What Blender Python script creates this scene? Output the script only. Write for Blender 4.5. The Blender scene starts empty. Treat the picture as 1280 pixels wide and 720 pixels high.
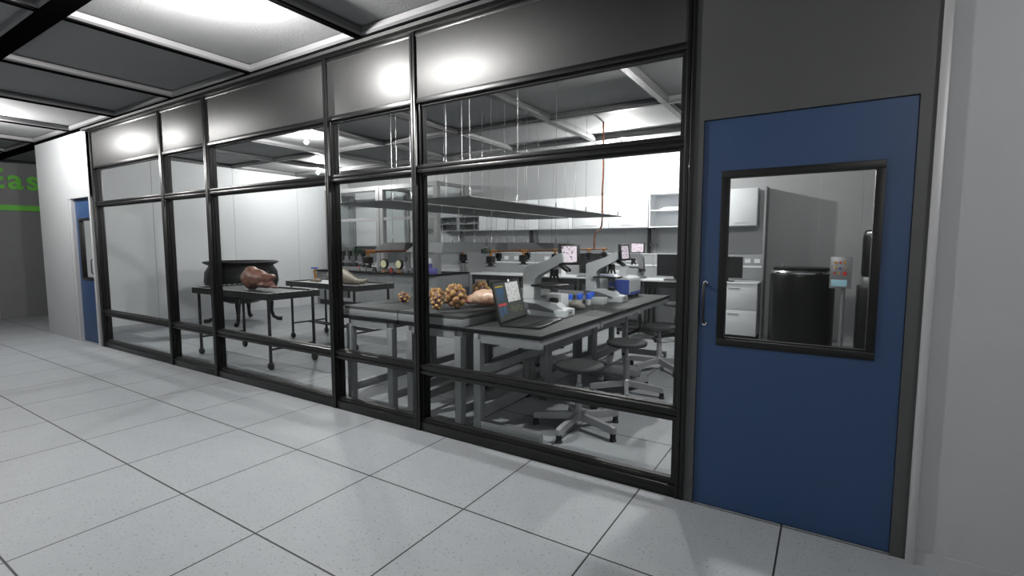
import bpy, bmesh, math, random
from mathutils import Vector, Matrix, noise
rnd = random.Random(7)
S = bpy.context.scene
COL = S.collection
PI = math.pi
T = 0.822            # floor tile
G = 2 * T            # ceiling grid
CB = 3.335           # underside of ceiling beams
CP = 3.42            # ceiling panels
YB = 6.576           # lab back wall
XL = -10.686         # lab left wall
XR = 4.11            # right end
YC = -4.11           # corridor far side

# ------------------------------------------------------------------ materials
def lin(c):
    c /= 255.0
    return c / 12.92 if c <= 0.04045 else ((c + 0.055) / 1.055) ** 2.4
def rgb(r, g, b): return (lin(r), lin(g), lin(b), 1)
MATS = {}
def mat(name, col, rough=0.5, metal=0.0, spec=0.5, noise_amt=0.0, scale=20.0, bump=0.0, emit=0.0, coat=0.0):
    m = bpy.data.materials.new(name); m.use_nodes = True
    nt = m.node_tree; b = nt.nodes['Principled BSDF']
    b.inputs['Base Color'].default_value = col
    b.inputs['Roughness'].default_value = rough
    b.inputs['Metallic'].default_value = metal
    b.inputs['Specular IOR Level'].default_value = spec
    b.inputs['Coat Weight'].default_value = coat
    if emit:
        b.inputs['Emission Color'].default_value = col; b.inputs['Emission Strength'].default_value = emit
    if noise_amt or bump:
        tc = nt.nodes.new('ShaderNodeTexCoord'); n = nt.nodes.new('ShaderNodeTexNoise')
        n.inputs['Scale'].default_value = scale; n.inputs['Detail'].default_value = 6
        nt.links.new(tc.outputs['Object'], n.inputs['Vector'])
        if noise_amt:
            r = nt.nodes.new('ShaderNodeMapRange')
            r.inputs['From Min'].default_value = 0.25; r.inputs['From Max'].default_value = 0.75
            r.inputs['To Min'].default_value = 1 - noise_amt; r.inputs['To Max'].default_value = 1 + noise_amt
            nt.links.new(n.outputs['Fac'], r.inputs['Value'])
            x = nt.nodes.new('ShaderNodeVectorMath'); x.operation = 'SCALE'
            x.inputs[0].default_value = col[:3]
            nt.links.new(r.outputs['Result'], x.inputs['Scale'])
            nt.links.new(x.outputs['Vector'], b.inputs['Base Color'])
        if bump:
            bp = nt.nodes.new('ShaderNodeBump'); bp.inputs['Strength'].default_value = bump
            bp.inputs['Distance'].default_value = 0.01
            nt.links.new(n.outputs['Fac'], bp.inputs['Height']); nt.links.new(bp.outputs['Normal'], b.inputs['Normal'])
    MATS[name] = m
    return m

def floor_material():
    m = bpy.data.materials.new('vinyl_floor_tiles'); m.use_nodes = True
    nt = m.node_tree; N = nt.nodes.new; L = nt.links.new
    b = nt.nodes['Principled BSDF']
    geo = N('ShaderNodeNewGeometry'); sep = N('ShaderNodeSeparateXYZ'); L(geo.outputs['Position'], sep.inputs[0])
    def line(sock, w):
        d = N('ShaderNodeMath'); d.operation = 'DIVIDE'; d.inputs[1].default_value = T; L(sock, d.inputs[0])
        a = N('ShaderNodeMath'); a.operation = 'ADD'; a.inputs[1].default_value = 0.5; L(d.outputs[0], a.inputs[0])
        f = N('ShaderNodeMath'); f.operation = 'FRACT'; L(a.outputs[0], f.inputs[0])
        s = N('ShaderNodeMath'); s.operation = 'SUBTRACT'; s.inputs[1].default_value = 0.5; L(f.outputs[0], s.inputs[0])
        ab = N('ShaderNodeMath'); ab.operation = 'ABSOLUTE'; L(s.outputs[0], ab.inputs[0])
        lt = N('ShaderNodeMath'); lt.operation = 'LESS_THAN'; lt.inputs[1].default_value = w / T / 2; L(ab.outputs[0], lt.inputs[0])
        return lt.outputs[0]
    lx, ly = line(sep.outputs['X'], 0.0095), line(sep.outputs['Y'], 0.0105)
    mx = N('ShaderNodeMath'); mx.operation = 'MAXIMUM'; L(lx, mx.inputs[0]); L(ly, mx.inputs[1])
    n = N('ShaderNodeTexNoise'); n.inputs['Scale'].default_value = 62; n.inputs['Detail'].default_value = 3
    L(geo.outputs['Position'], n.inputs['Vector'])
    sp = N('ShaderNodeMapRange'); sp.inputs['From Min'].default_value = 0.61; sp.inputs['From Max'].default_value = 0.69
    L(n.outputs['Fac'], sp.inputs['Value'])
    n2 = N('ShaderNodeTexNoise'); n2.inputs['Scale'].default_value = 7; L(geo.outputs['Position'], n2.inputs['Vector'])
    base = N('ShaderNodeMix'); base.data_type = 'RGBA'
    base.inputs['A'].default_value = (0.262, 0.278, 0.293, 1); base.inputs['B'].default_value = (0.295, 0.311, 0.326, 1)
    L(n2.outputs['Fac'], base.inputs['Factor'])
    c2 = N('ShaderNodeMix'); c2.data_type = 'RGBA'; c2.inputs['B'].default_value = (0.15, 0.156, 0.165, 1)
    L(sp.outputs[0], c2.inputs['Factor']); L(base.outputs['Result'], c2.inputs['A'])
    c3 = N('ShaderNodeMix'); c3.data_type = 'RGBA'; c3.inputs['B'].default_value = (0.016, 0.017, 0.018, 1)
    L(mx.outputs[0], c3.inputs['Factor']); L(c2.outputs['Result'], c3.inputs['A'])
    L(c3.outputs['Result'], b.inputs['Base Color'])
    b.inputs['Roughness'].default_value = 0.55; b.inputs['Specular IOR Level'].default_value = 0.25
    return m

def glass_material(name, refl=0.045, tint=(0.93, 0.94, 0.94, 1)):
    m = bpy.data.materials.new(name); m.use_nodes = True
    nt = m.node_tree; nt.nodes.clear(); N = nt.nodes.new; L = nt.links.new
    o = N('ShaderNodeOutputMaterial'); t = N('ShaderNodeBsdfTransparent'); t.inputs[0].default_value = tint
    g = N('ShaderNodeBsdfGlossy'); g.inputs['Roughness'].default_value = 0.02; g.inputs[0].default_value = (1, 1, 1, 1)
    lw = N('ShaderNodeLayerWeight'); lw.inputs['Blend'].default_value = 0.5
    pw = N('ShaderNodeMath'); pw.operation = 'POWER'; pw.inputs[1].default_value = 5.0; L(lw.outputs['Facing'], pw.inputs[0])
    fr = N('ShaderNodeMapRange'); fr.inputs['To Min'].default_value = refl * 0.25; fr.inputs['To Max'].default_value = 0.14; L(pw.outputs[0], fr.inputs['Value'])
    mx = N('ShaderNodeMixShader'); L(fr.outputs[0], mx.inputs[0]); L(t.outputs[0], mx.inputs[1]); L(g.outputs[0], mx.inputs[2])
    L(mx.outputs[0], o.inputs[0])
    return m

def speckle_material(name, a, b_, scale, lo, hi, emit=0.0, rough=0.4):
    m = bpy.data.materials.new(name); m.use_nodes = True
    nt = m.node_tree; N = nt.nodes.new; L = nt.links.new; b = nt.nodes['Principled BSDF']
    tc = N('ShaderNodeTexCoord'); n = N('ShaderNodeTexNoise'); n.inputs['Scale'].default_value = scale; n.inputs['Detail'].default_value = 3
    L(tc.outputs['Object'], n.inputs['Vector'])
    r = N('ShaderNodeMapRange'); r.inputs['From Min'].default_value = lo; r.inputs['From Max'].default_value = hi
    L(n.outputs['Fac'], r.inputs['Value'])
    c = N('ShaderNodeMix'); c.data_type = 'RGBA'; c.inputs['A'].default_value = a; c.inputs['B'].default_value = b_
    L(r.outputs[0], c.inputs['Factor']); L(c.outputs['Result'], b.inputs['Base Color']); b.inputs['Roughness'].default_value = rough
    if emit:
        L(c.outputs['Result'], b.inputs['Emission Color']); b.inputs['Emission Strength'].default_value = emit
    return m

M_floor = floor_material()
M_ceil = mat('ceiling_panel', (0.25, 0.254, 0.258, 1), 0.75, bump=0.25, scale=60, noise_amt=0.06)
M_beam = mat('ceiling_beam_metal', (0.003, 0.003, 0.0032, 1), 0.9, 0.0, 0.0)
M_labbeam = mat('lab_ceiling_beam_paint', (0.09, 0.091, 0.093, 1), 0.45, 0.0, 0.4)
M_lip = mat('ceiling_lip_metal', (0.15, 0.15, 0.153, 1), 0.4, 0.2)
M_frame = mat('dark_frame_metal', (0.003, 0.003, 0.0031, 1), 0.33, 0.0, 0.45, noise_amt=0.15, scale=40)
M_gasket = mat('black_gasket', (0.008, 0.008, 0.008, 1), 0.6)
M_spandrel = mat('brushed_spandrel_metal', (0.006, 0.006, 0.0062, 1), 0.48, 0.0, 0.85, noise_amt=0.3, scale=14, bump=0.05)
M_glass = glass_material('window_glass')
M_tglass = glass_material('hood_glass')
M_wall = mat('white_wall_panel', (0.52, 0.535, 0.55, 1), 0.5, noise_amt=0.02, scale=3)
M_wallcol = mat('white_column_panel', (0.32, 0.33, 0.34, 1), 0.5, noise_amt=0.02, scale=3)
M_wallgrey = mat('grey_wall_panel', (0.34, 0.35, 0.36, 1), 0.55, noise_amt=0.03, scale=3)
M_enddark = mat('dark_grey_end_wall', (0.135, 0.138, 0.14, 1), 0.6, noise_amt=0.05, scale=3)
M_doorwall = mat('dark_grey_door_panel', (0.056, 0.057, 0.058, 1), 0.5, 0.2, noise_amt=0.04, scale=5)
M_jamb = mat('jamb_grey', (0.40, 0.40, 0.41, 1), 0.4, 0.2)
M_blue = mat('blue_door_paint', (0.0135, 0.040, 0.104, 1), 0.45, noise_amt=0.05, scale=4)
M_black = mat('black_frame_paint', (0.004, 0.004, 0.0042, 1), 0.45, 0.0, 0.3)
M_green = mat('green_sign_paint', (0.10, 0.40, 0.035, 1), 0.5)
M_grey = mat('grey_table_enamel', (0.215, 0.223, 0.232, 1), 0.45, noise_amt=0.05, scale=10)
M_top = mat('black_worktop', (0.052, 0.055, 0.056, 1), 0.7, 0.0, 0.2, noise_amt=0.08, scale=30)
M_edge = mat('black_worktop_edge', (0.007, 0.0075, 0.008, 1), 0.7, 0.0, 0.15)
M_rubber = mat('black_rubber', (0.006, 0.006, 0.006, 1), 0.6, 0.0, 0.3)
M_seat = mat('dark_stool_seat', (0.045, 0.047, 0.049, 1), 0.75, 0.0, 0.2, bump=0.1, scale=120)
M_alu = mat('stool_aluminium', (0.36, 0.365, 0.375, 1), 0.4, 0.3)
M_bmetal = mat('black_trolley_metal', (0.008, 0.008, 0.0083, 1), 0.4, 0.0, 0.4)
M_tray = mat('dark_tray_steel', (0.018, 0.018, 0.019, 1), 0.42, 0.0, noise_amt=0.2, scale=15)
M_traylight = mat('perforated_tray_steel', (0.17, 0.173, 0.176, 1), 0.35, 0.4, noise_amt=0.3, scale=60)
M_rim = mat('bright_rim', (0.6, 0.6, 0.6, 1), 0.3, 0.2)
M_iron = mat('black_cast_iron', (0.004, 0.004, 0.0042, 1), 0.35, 0.0, 0.16)
M_white = mat('white_laminate', (0.68, 0.70, 0.72, 1), 0.4)
M_whitegrey = mat('light_grey_panel', (0.25, 0.262, 0.268, 1), 0.45, noise_amt=0.05, scale=8)
M_inst = mat('instrument_grey_plastic', (0.66, 0.69, 0.70, 1), 0.4, noise_amt=0.03, scale=10)
M_instdark = mat('instrument_dark_grey', (0.16, 0.165, 0.175, 1), 0.4)
M_blk = mat('black_plastic', (0.008, 0.008, 0.0085, 1), 0.42, 0.0, 0.4)
M_keys = mat('dark_key_plastic', (0.03, 0.03, 0.031, 1), 0.5)
M_screenoff = mat('dark_screen', (0.012, 0.012, 0.013, 1), 0.2)
M_tissue = speckle_material('stained_tissue_screen', (0.43, 0.375, 0.415, 1), (0.05, 0.03, 0.07, 1), 50, 0.55, 0.62, emit=0.75)
M_bluep = mat('blue_plastic', (0.045, 0.085, 0.36, 1), 0.4)
M_bluecap = mat('bright_blue_cap', (0.035, 0.14, 0.75, 1), 0.4)
M_purple = mat('purple_box_card', (0.11, 0.10, 0.36, 1), 0.5)
M_clear = mat('cloudy_plastic', (0.55, 0.58, 0.56, 1), 0.35)
M_copper = mat('copper_pipe', (0.33, 0.125, 0.065, 1), 0.32, 0.8, noise_amt=0.35, scale=25)
M_brass = mat('orange_brass_fitting', (0.55, 0.24, 0.06, 1), 0.3, 0.7)
M_verd = mat('green_valve_paint', (0.018, 0.04, 0.024, 1), 0.5)
M_hood = mat('hood_grey_sheet', (0.115, 0.122, 0.125, 1), 0.5, 0.2)
M_canopy = mat('canopy_grey_board', (0.22, 0.225, 0.23, 1), 0.6, noise_amt=0.04, scale=10)
M_rod = mat('steel_rod', (0.55, 0.56, 0.57, 1), 0.25, 0.8)
M_chrome = mat('chrome', (0.7, 0.7, 0.72, 1), 0.15, 1.0)
M_steelbox = mat('grey_control_box_steel', (0.22, 0.225, 0.23, 1), 0.4, 0.4, noise_amt=0.1, scale=30)
M_red = mat('red_button', (0.55, 0.03, 0.02, 1), 0.35)
M_yel = mat('amber_button', (0.65, 0.30, 0.03, 1), 0.35)
M_bluebtn = mat('blue_button', (0.05, 0.06, 0.4, 1), 0.35)
M_lcd = mat('pale_blue_readout', (0.22, 0.38, 0.44, 1), 0.3, emit=0.25)
M_hoodframe = mat('fume_hood_grey_frame', (0.24, 0.24, 0.245, 1), 0.45, 0.2)
M_cream = mat('cream_dial_face', (0.62, 0.62, 0.38, 1), 0.4)
M_bulb = speckle_material('yellow_brown_bulb_skin', (0.50, 0.31, 0.09, 1), (0.22, 0.085, 0.05, 1), 30, 0.40, 0.60)
M_husk = mat('purple_brown_husk', (0.13, 0.055, 0.055, 1), 0.45, noise_amt=0.4, scale=40)
M_flesh = speckle_material('pale_flesh_skin', (0.62, 0.42, 0.30, 1), (0.40, 0.15, 0.095, 1), 9, 0.46, 0.66, rough=0.35)
M_meat = speckle_material('red_brown_organ_tissue', (0.14, 0.055, 0.036, 1), (0.22, 0.10, 0.07, 1), 12, 0.45, 0.65, rough=0.5)
M_redmeat = mat('raw_red_tissue', (0.30, 0.05, 0.045, 1), 0.3, noise_amt=0.4, scale=30)
M_bone = mat('dusty_beige_hide', (0.19, 0.165, 0.125, 1), 0.5, noise_amt=0.5, scale=30, bump=0.3)
M_lampglow = mat('lamp_globe_glow', (1, 0.985, 0.96, 1), 0.4, emit=1.0)
M_paper = speckle_material('scribbled_paper', (0.72, 0.73, 0.72, 1), (0.38, 0.39, 0.40, 1), 45, 0.5, 0.62, emit=0.10)

# ------------------------------------------------------------------ mesh builder
class MB:
    def __init__(self): self.bm = bmesh.new(); self.mi = 0
    def _tag(self, fs):
        for f in fs: f.material_index = self.mi
    def box(self, x0, y0, z0, x1, y1, z1, bev=0.0):
        x0, x1 = min(x0, x1), max(x0, x1); y0, y1 = min(y0, y1), max(y0, y1); z0, z1 = min(z0, z1), max(z0, z1)
        v = [self.bm.verts.new(p) for p in ((x0,y0,z0),(x1,y0,z0),(x1,y1,z0),(x0,y1,z0),(x0,y0,z1),(x1,y0,z1),(x1,y1,z1),(x0,y1,z1))]
        fs = [self.bm.faces.new([v[i] for i in q]) for q in ((3,2,1,0),(4,5,6,7),(0,1,5,4),(1,2,6,5),(2,3,7,6),(3,0,4,7))]
        self._tag(fs)
        if bev:
            es = list({e for f in fs for e in f.edges})
            r = bmesh.ops.bevel(self.bm, geom=es, offset=bev, segments=2, affect='EDGES', profile=0.5)
            self._tag(r['faces'])
        return self
    def tube(self, pts, r, seg=12, cap=True):
        pts = [Vector(p) for p in pts]; rs = r if isinstance(r, (list, tuple)) else [r] * len(pts)
        rings = []; up = None
        for i, p in enumerate(pts):
            d = (pts[min(i+1, len(pts)-1)] - pts[max(i-1, 0)]).normalized()
            if up is None: up = Vector((0,0,1)) if abs(d.z) < 0.9 else Vector((1,0,0))
            a = d.cross(up).normalized(); b = a.cross(d).normalized(); up = b
            rings.append([self.bm.verts.new(p + (a*math.cos(2*PI*k/seg) + b*math.sin(2*PI*k/seg)) * rs[i]) for k in range(seg)])
        fs = []
        for i in range(len(rings)-1):
            for k in range(seg):
                fs.append(self.bm.faces.new((rings[i][k], rings[i][(k+1)%seg], rings[i+1][(k+1)%seg], rings[i+1][k])))
        if cap:
            fs.append(self.bm.faces.new(list(reversed(rings[0])))); fs.append(self.bm.faces.new(rings[-1]))
        self._tag(fs); return self
    def lathe(self, prof, c=(0,0,0), seg=32, axis='Z'):
        rings = []; c = Vector(c); fs = []
        def P(r, h, k):
            a = 2*PI*k/seg
            if axis == 'Z': return c + Vector((r*math.cos(a), r*math.sin(a), h))
            if axis == 'Y': return c + Vector((r*math.cos(a), h, -r*math.sin(a)))
            return c + Vector((h, r*math.cos(a), r*math.sin(a)))
        for r, h in prof:
            if r < 1e-6: rings.append([self.bm.verts.new(P(0, h, 0))])
            else: rings.append([self.bm.verts.new(P(r, h, k)) for k in range(seg)])
        for i in range(len(rings)-1):
            A, B = rings[i], rings[i+1]
            for k in range(seg):
                k2 = (k+1) % seg
                if len(A) == 1 and len(B) == 1: continue
                if len(A) == 1: fs.append(self.bm.faces.new((A[0], B[k2], B[k])))
                elif len(B) == 1: fs.append(self.bm.faces.new((A[k], A[k2], B[0])))
                else: fs.append(self.bm.faces.new((A[k], A[k2], B[k2], B[k])))
        self._tag(fs); return self
    def prism(self, poly, a0, a1, axis='Y'):
        def P(u, v, t):
            return (u, t, v) if axis == 'Y' else ((t, u, v) if axis == 'X' else (u, v, t))
        A = [self.bm.verts.new(P(u, v, a0)) for u, v in poly]; B = [self.bm.verts.new(P(u, v, a1)) for u, v in poly]
        n = len(poly); fs = [self.bm.faces.new(A), self.bm.faces.new(list(reversed(B)))]
        for i in range(n): fs.append(self.bm.faces.new((A[i], B[i], B[(i+1)%n], A[(i+1)%n])))
        self._tag(fs); return self
    def ball(self, c, r, sub=2, scl=(1,1,1), amp=0.0, freq=3.0, seed=0.0):
        m = Matrix.Translation(c) @ Matrix.Diagonal((r*scl[0], r*scl[1], r*scl[2], 1))
        res = bmesh.ops.create_icosphere(self.bm, subdivisions=sub, radius=1, matrix=Matrix.Identity(4))
        vs = res['verts']; fs = {f for v in vs for f in v.link_faces}
        for v in vs:
            if amp: v.co *= 1 + amp * noise.noise(v.co * freq + Vector((seed, seed*1.7, -seed)))
            v.co = m @ v.co
        self._tag(fs); return self
    def quad(self, a, b, c, d):
        f = self.bm.faces.new([self.bm.verts.new(p) for p in (a, b, c, d)]); self._tag([f]); return self
    def xf(self, mtx): bmesh.ops.transform(self.bm, matrix=mtx, verts=self.bm.verts); return self
    def build(self, name, mats, parent=None, smooth=True, loc=None, rotz=None, normals=True):
        if normals: bmesh.ops.recalc_face_normals(self.bm, faces=self.bm.faces)
        if smooth:
            for f in self.bm.faces: f.smooth = True
            for e in self.bm.edges:
                if len(e.link_faces) == 2 and e.calc_face_angle(0) > math.radians(35): e.smooth = False
        me = bpy.data.meshes.new(name); self.bm.to_mesh(me); self.bm.free()
        for m in (mats if isinstance(mats, (list, tuple)) else [mats]): me.materials.append(m)
        o = bpy.data.objects.new(name, me); COL.objects.link(o)
        if parent: o.parent = parent
        if loc: o.location = loc
        if rotz is not None: o.rotation_euler = (0, 0, rotz)
        return o

def tag(o, label, cat, group=None, kind=None):
    o['label'] = label; o['category'] = cat
    if group: o['group'] = group
    if kind: o['kind'] = kind
    return o
def thing(name, label, cat, loc=(0,0,0), rotz=0.0, group=None):
    o = bpy.data.objects.new(name, None); o.empty_display_size = 0.1; COL.objects.link(o)
    o.location = loc; o.rotation_euler = (0, 0, rotz)
    return tag(o, label, cat, group)
def struct(o): o['kind'] = 'structure'; return o
def sempty(name, loc=(0,0,0)):
    o = bpy.data.objects.new(name, None); COL.objects.link(o); o.location = loc; return struct(o)
def dup(root, loc, rotz=None, label=None, group=None):
    r = root.copy(); COL.objects.link(r); r.location = loc
    if rotz is not None: r.rotation_euler = (0, 0, rotz)
    if label: r['label'] = label
    if group: r['group'] = group
    for ch in list(root.children):
        c = ch.copy(); COL.objects.link(c); c.parent = r
        for g in list(ch.children):
            d = g.copy(); COL.objects.link(d); d.parent = c
    return r

# ------------------------------------------------------------------ camera
cam = bpy.data.cameras.new('camera'); co = bpy.data.objects.new('camera', cam); COL.objects.link(co)
co.location = (0.9762, -3.1148, 1.6)
co.rotation_euler = (PI/2 - 0.0871855, 0, 0.564205)
cam.sensor_fit = 'HORIZONTAL'; cam.angle = 2 * math.atan(640 / 623.538); cam.clip_start = 0.05; cam.clip_end = 100
S.camera = co

# ------------------------------------------------------------------ room shell
struct(MB().box(-14.1, YC - 0.1, -0.1, XR + 0.1, YB + 0.1, 0).build('floor', M_floor, smooth=False))
struct(MB().box(-14.1, YC - 0.1, CP, XR + 0.1, YB + 0.1, CP + 0.1).build('ceiling', M_ceil, smooth=False))
# ceiling grid: deep dark beams with a pale lip on each side
xs = [-0.822 + G * k for k in range(-8, 4)]
def beam_x(y, w, n, x0=-14.0, x1=XR, mb=None):
    m = MB().box(x0, y - w/2, CB, x1, y + w/2, CP); m.mi = 1
    for s in (-1, 1):
        yy = y + s * (w/2 + 0.016)
        m.prism([(yy - s*0.016, CB + 0.016), (yy + s*0.004, CB + 0.03), (yy + s*0.004, CB + 0.075), (yy - s*0.016, CB + 0.075)], x0, x1, 'X')
    struct(m.build('trim_%d' % n, [mb or M_beam, M_lip], smooth=False))
def beam_y(x, w, n, y0, y1, mb=None):
    m = MB().box(x - w/2, y0, CB + 0.002, x + w/2, y1, CP); m.mi = 1
    for s in (-1, 1):
        xx = x + s * (w/2 + 0.016)
        m.prism([(xx - s*0.016, CB + 0.016), (xx + s*0.004, CB + 0.03), (xx + s*0.004, CB + 0.075), (xx - s*0.016, CB + 0.075)], y0, y1, 'Y')
    struct(m.build('trim_%d' % n, [mb or M_beam, M_lip], smooth=False))
nt_ = 1
for y, w in ((-G, 0.15), (-2*G, 0.15)):
    beam_x(y, w, nt_); nt_ += 1
beam_x(0.0, 0.20, nt_); nt_ += 1
for y in (G, 2*G, 3*G):
    beam_x(y, 0.08, nt_, XL, XR, M_labbeam); nt_ += 1
for x in xs:
    for (y0, y1) in ((-2*G + 0.075, -G - 0.075), (-G + 0.075, -0.10)):
        beam_y(x, 0.06, nt_, y0, y1); nt_ += 1
    if XL - 0.01 < x < XR:
        for j in range(4):
            if j < 3 or True:
                beam_y(x, 0.08, nt_, G*j + (0.10 if j == 0 else 0.04), G*(j+1) - 0.04, M_labbeam); nt_ += 1

# walls
def panel_wall(name, mat_, axis, pos, a0, a1, z0, z1, seams, th=0.1, sgn=1):
    """wall of upright panels with thin dark joints; sgn = side the thickness grows to"""
    m = MB(); cuts = [a0] + sorted(s for s in seams if a0 < s < a1) + [a1]
    for i in range(len(cuts)-1):
        p, q = cuts[i] + (0.003 if i else 0), cuts[i+1] - (0.003 if i < len(cuts)-2 else 0)
        if axis == 'Y': m.box(p, pos, z0, q, pos + sgn*th, z1)
        else: m.box(pos, p, z0, pos + sgn*th, q, z1)
    m.mi = 1
    if axis == 'Y': m.box(a0, pos + sgn*0.012, z0, a1, pos + sgn*(th - 0.01), z1 - 0.001)
    else: m.box(pos + sgn*0.012, a0, z0, pos + sgn*(th - 0.01), a1, z1 - 0.001)
    return struct(m.build(name, [mat_, M_jamb], smooth=False))
M_wallback = mat('pale_grey_back_wall', (0.31, 0.318, 0.325, 1), 0.5, noise_amt=0.02, scale=3)
panel_wall('wall_back', M_wallback, 'Y', YB, XL - 0.1, XR + 0.1, 0, CP, [1.40] + [x for x in xs if x < 1])
panel_wall('wall_left', M_wall, 'X', XL, 0.12, YB, 0, CP, [G, 2*G, 3*G], sgn=-1)
panel_wall('wall_right', M_wallgrey, 'X', XR, YC, YB, 0, CP, [0, G, 2*G, 3*G])
panel_wall('wall_corridor', M_wall, 'Y', YC, -14.1, XR + 0.1, 0, CP, xs, sgn=-1)
panel_wall('wall_end', M_enddark, 'X', -13.97, YC, YB, 0, CP, [-2.4, -0.02, 1.4, 3.0], sgn=-1)
# corridor face right of the blue door
struct(MB().box(1.41, -0.012, 0, XR, 0.13, CB).build('wall_front', M_wallgrey, smooth=False))
struct(MB().box(1.378, -0.035, 0, 1.412, 0.14, CB, 0.004).build('trim_doorside', M_jamb))
struct(MB().box(1.412, -0.022, 0, XR, -0.012, 0.07).build('baseboard_right', M_wallgrey, smooth=False))
# dark panel around blue door
m = MB(); m.box(0.275, 0.0, 0, 0.33, 0.14, CB); m.box(1.315, 0.0, 0, 1.378, 0.14, CB); m.box(0.33, 0.0, 2.318, 1.315, 0.14, CB)
struct(m.build('wall_doorpanel', M_doorwall, smooth=False))
# white wall with the far blue door
m = MB(); m.box(-10.93, -0.03, 0, -9.57, 0.12, CB); m.box(-9.57, -0.03, 2.335, -8.64, 0.12, CB)
m.box(-10.93, 0.12, 0, -10.79, 2.5, CB)
struct(m.build('wall_column', M_wallcol, smooth=False))
m = MB(); m.box(-9.57, -0.02, 0, -9.47, 0.12, 2.335); m.box(-8.70, -0.035, 0, -8.64, 0.12, CB)
struct(m.build('trim_fardoor', M_jamb, smooth=False))
# channel between partition and ceiling
m = MB(); m.box(-8.66, -0.03, 3.30, 0.275, 0.13, CB); m.mi = 1
m.box(-8.66, -0.085, CB - 0.028, 0.275, -0.03, CB); m.box(-8.66, -0.05, 3.315, 0.275, -0.03, 3.322)
struct(m.build('trim_channel', [M_frame, M_gasket], smooth=False))

# ------------------------------------------------------------------ glazed partition
MX = [-8.58, -6.36, -5.245, -3.055, -1.95, 0.25]
def partition_bay(n, xa, xb):
    """one bay between mullion centres xa..xb: spandrel, transoms, rail, base, three panes"""
    r = sempty('window_%d' % n, ((xa + xb)/2, 0, 0)); w = (xb - xa)/2; c = 0.026
    f = MB()
    def bar(z0, z1, y0=0.0, y1=0.10): f.box(-w + c, y0, z0, w - c, y1, z1, 0.004)
    bar(0.0, 0.075); f.box(-w + c, 0.02, 0.075, w - c, 0.085, 0.10)                       # base
    bar(0.500, 0.525); bar(0.545, 0.575); f.box(-w + c, 0.015, 0.52, w - c, 0.09, 0.55)   # crash rail
    bar(2.185, 2.215); bar(2.222, 2.25); f.box(-w + c, 0.012, 2.20, w - c, 0.09, 2.235)   # transom
    bar(2.745, 2.785); bar(3.27, 3.30)                                                     # head bars
    for s in (-1, 1):                                                                      # inner jambs: two steps
        xi = s * (w - c)
        for (z0, z1) in ((0.10, 0.50), (0.575, 2.185), (2.25, 2.745)):
            f.box(xi, 0.018, z0, xi - s*0.022, 0.090, z1); f.box(xi - s*0.022, 0.042, z0, xi - s*0.038, 0.085, z1)
    f.build('window_frame', M_frame, r)
    g = MB()
    for (z0, z1) in ((0.10, 0.50), (0.575, 2.185), (2.25, 2.745)):
        for (a, b, cc, d) in ((-w + c, z1 - 0.016, w - c, z1), (-w + c, z0, w - c, z0 + 0.008)):
            g.box(a, 0.035, b, cc, 0.080, d)
    g.box(-w + c, 0.006, 3.262, w - c, 0.02, 3.27); g.box(-w + c, 0.006, 2.785, w - c, 0.02, 2.789)
    g.build('gasket', M_gasket, r, smooth=False)
    MB().box(-w + c, 0.008, 2.789, w - c, 0.04, 3.262, 0.002).build('spandrel_panel', M_spandrel, r)
    for (z0, z1) in ((0.10, 0.50), (0.575, 2.185), (2.25, 2.745)):
        MB().box(-w + c + 0.03, 0.058, z0, w - c - 0.03, 0.064, z1).build('glass_pane', M_glass, r, smooth=False)
for i in range(5): partition_bay(i + 1, MX[i], MX[i+1])
for i, x in enumerate(MX):
    m = MB(); m.box(x - 0.026, -0.012, 0, x - 0.003, 0.11, 3.32, 0.003); m.box(x + 0.003, -0.012, 0, x + 0.026, 0.11, 3.32, 0.003)
    m.box(x - 0.005, 0.0, 0, x + 0.005, 0.10, 3.32)
    struct(m.build('trim_mullion_%d' % (i + 1), M_frame))

# ------------------------------------------------------------------ doors
def make_door(name, x0, x1, z1, wx0, wx1, wz0, wz1, hx, hz0, hz1, y0=0.012):
    r = sempty(name, (x0, y0, 0)); X = lambda x: x - x0
    m = MB(); t = 0.05
    m.box(0, 0, 0.008, X(wx0), t, z1); m.box(X(wx1), 0, 0.008, X(x1), t, z1)
    m.box(X(wx0), 0, 0.008, X(wx1), t, wz0); m.box(X(wx0), 0, wz1, X(wx1), t, z1)
    m.build('door_leaf', M_blue, r, smooth=False)
    f = MB(); e = 0.04
    for (a, b, c, d) in ((wx0, wz0, wx1, wz0 + e), (wx0, wz1 - e, wx1, wz1), (wx0, wz0 + e, wx0 + e, wz1 - e), (wx1 - e, wz0 + e, wx1, wz1 - e)):
        f.box(X(a), -0.008, b, X(c), t + 0.008, d, 0.002)
    f.box(X(wx0 + e), 0.012, wz0 + e, X(wx1 - e), 0.04, wz0 + e + 0.008)
    f.build('window_frame', M_black, r)
    MB().box(X(wx0 + e), 0.022, wz0 + e, X(wx1 - e), 0.028, wz1 - e).build('glass_pane', M_glass, r, smooth=False)
    MB().tube([(X(hx), 0.0, hz0), (X(hx), -0.035, hz0 + 0.008), (X(hx), -0.045, hz0 + 0.03), (X(hx), -0.045, hz1 - 0.03), (X(hx), -0.035, hz1 - 0.008), (X(hx), 0.0, hz1)], 0.008, 10).build('door_handle', M_bmetal, r)
    h = MB(); h.lathe([(0, -0.004), (0.014, -0.004), (0.014, 0), (0, 0)], (X(hx), 0, hz0), 14, 'Y'); h.lathe([(0, -0.004), (0.014, -0.004), (0.014, 0), (0, 0)], (X(hx), 0, hz1), 14, 'Y')
    h.build('handle_rose', M_chrome, r)
    return r
make_door('door_1', 0.332, 1.312, 2.314, 0.435, 1.200, 1.004, 2.021, 0.365, 1.13, 1.37)
make_door('door_2', -9.468, -8.70, 2.33, -9.37, -8.78, 1.02, 2.02, -8.83, 1.13, 1.37, y0=0.03)

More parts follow.
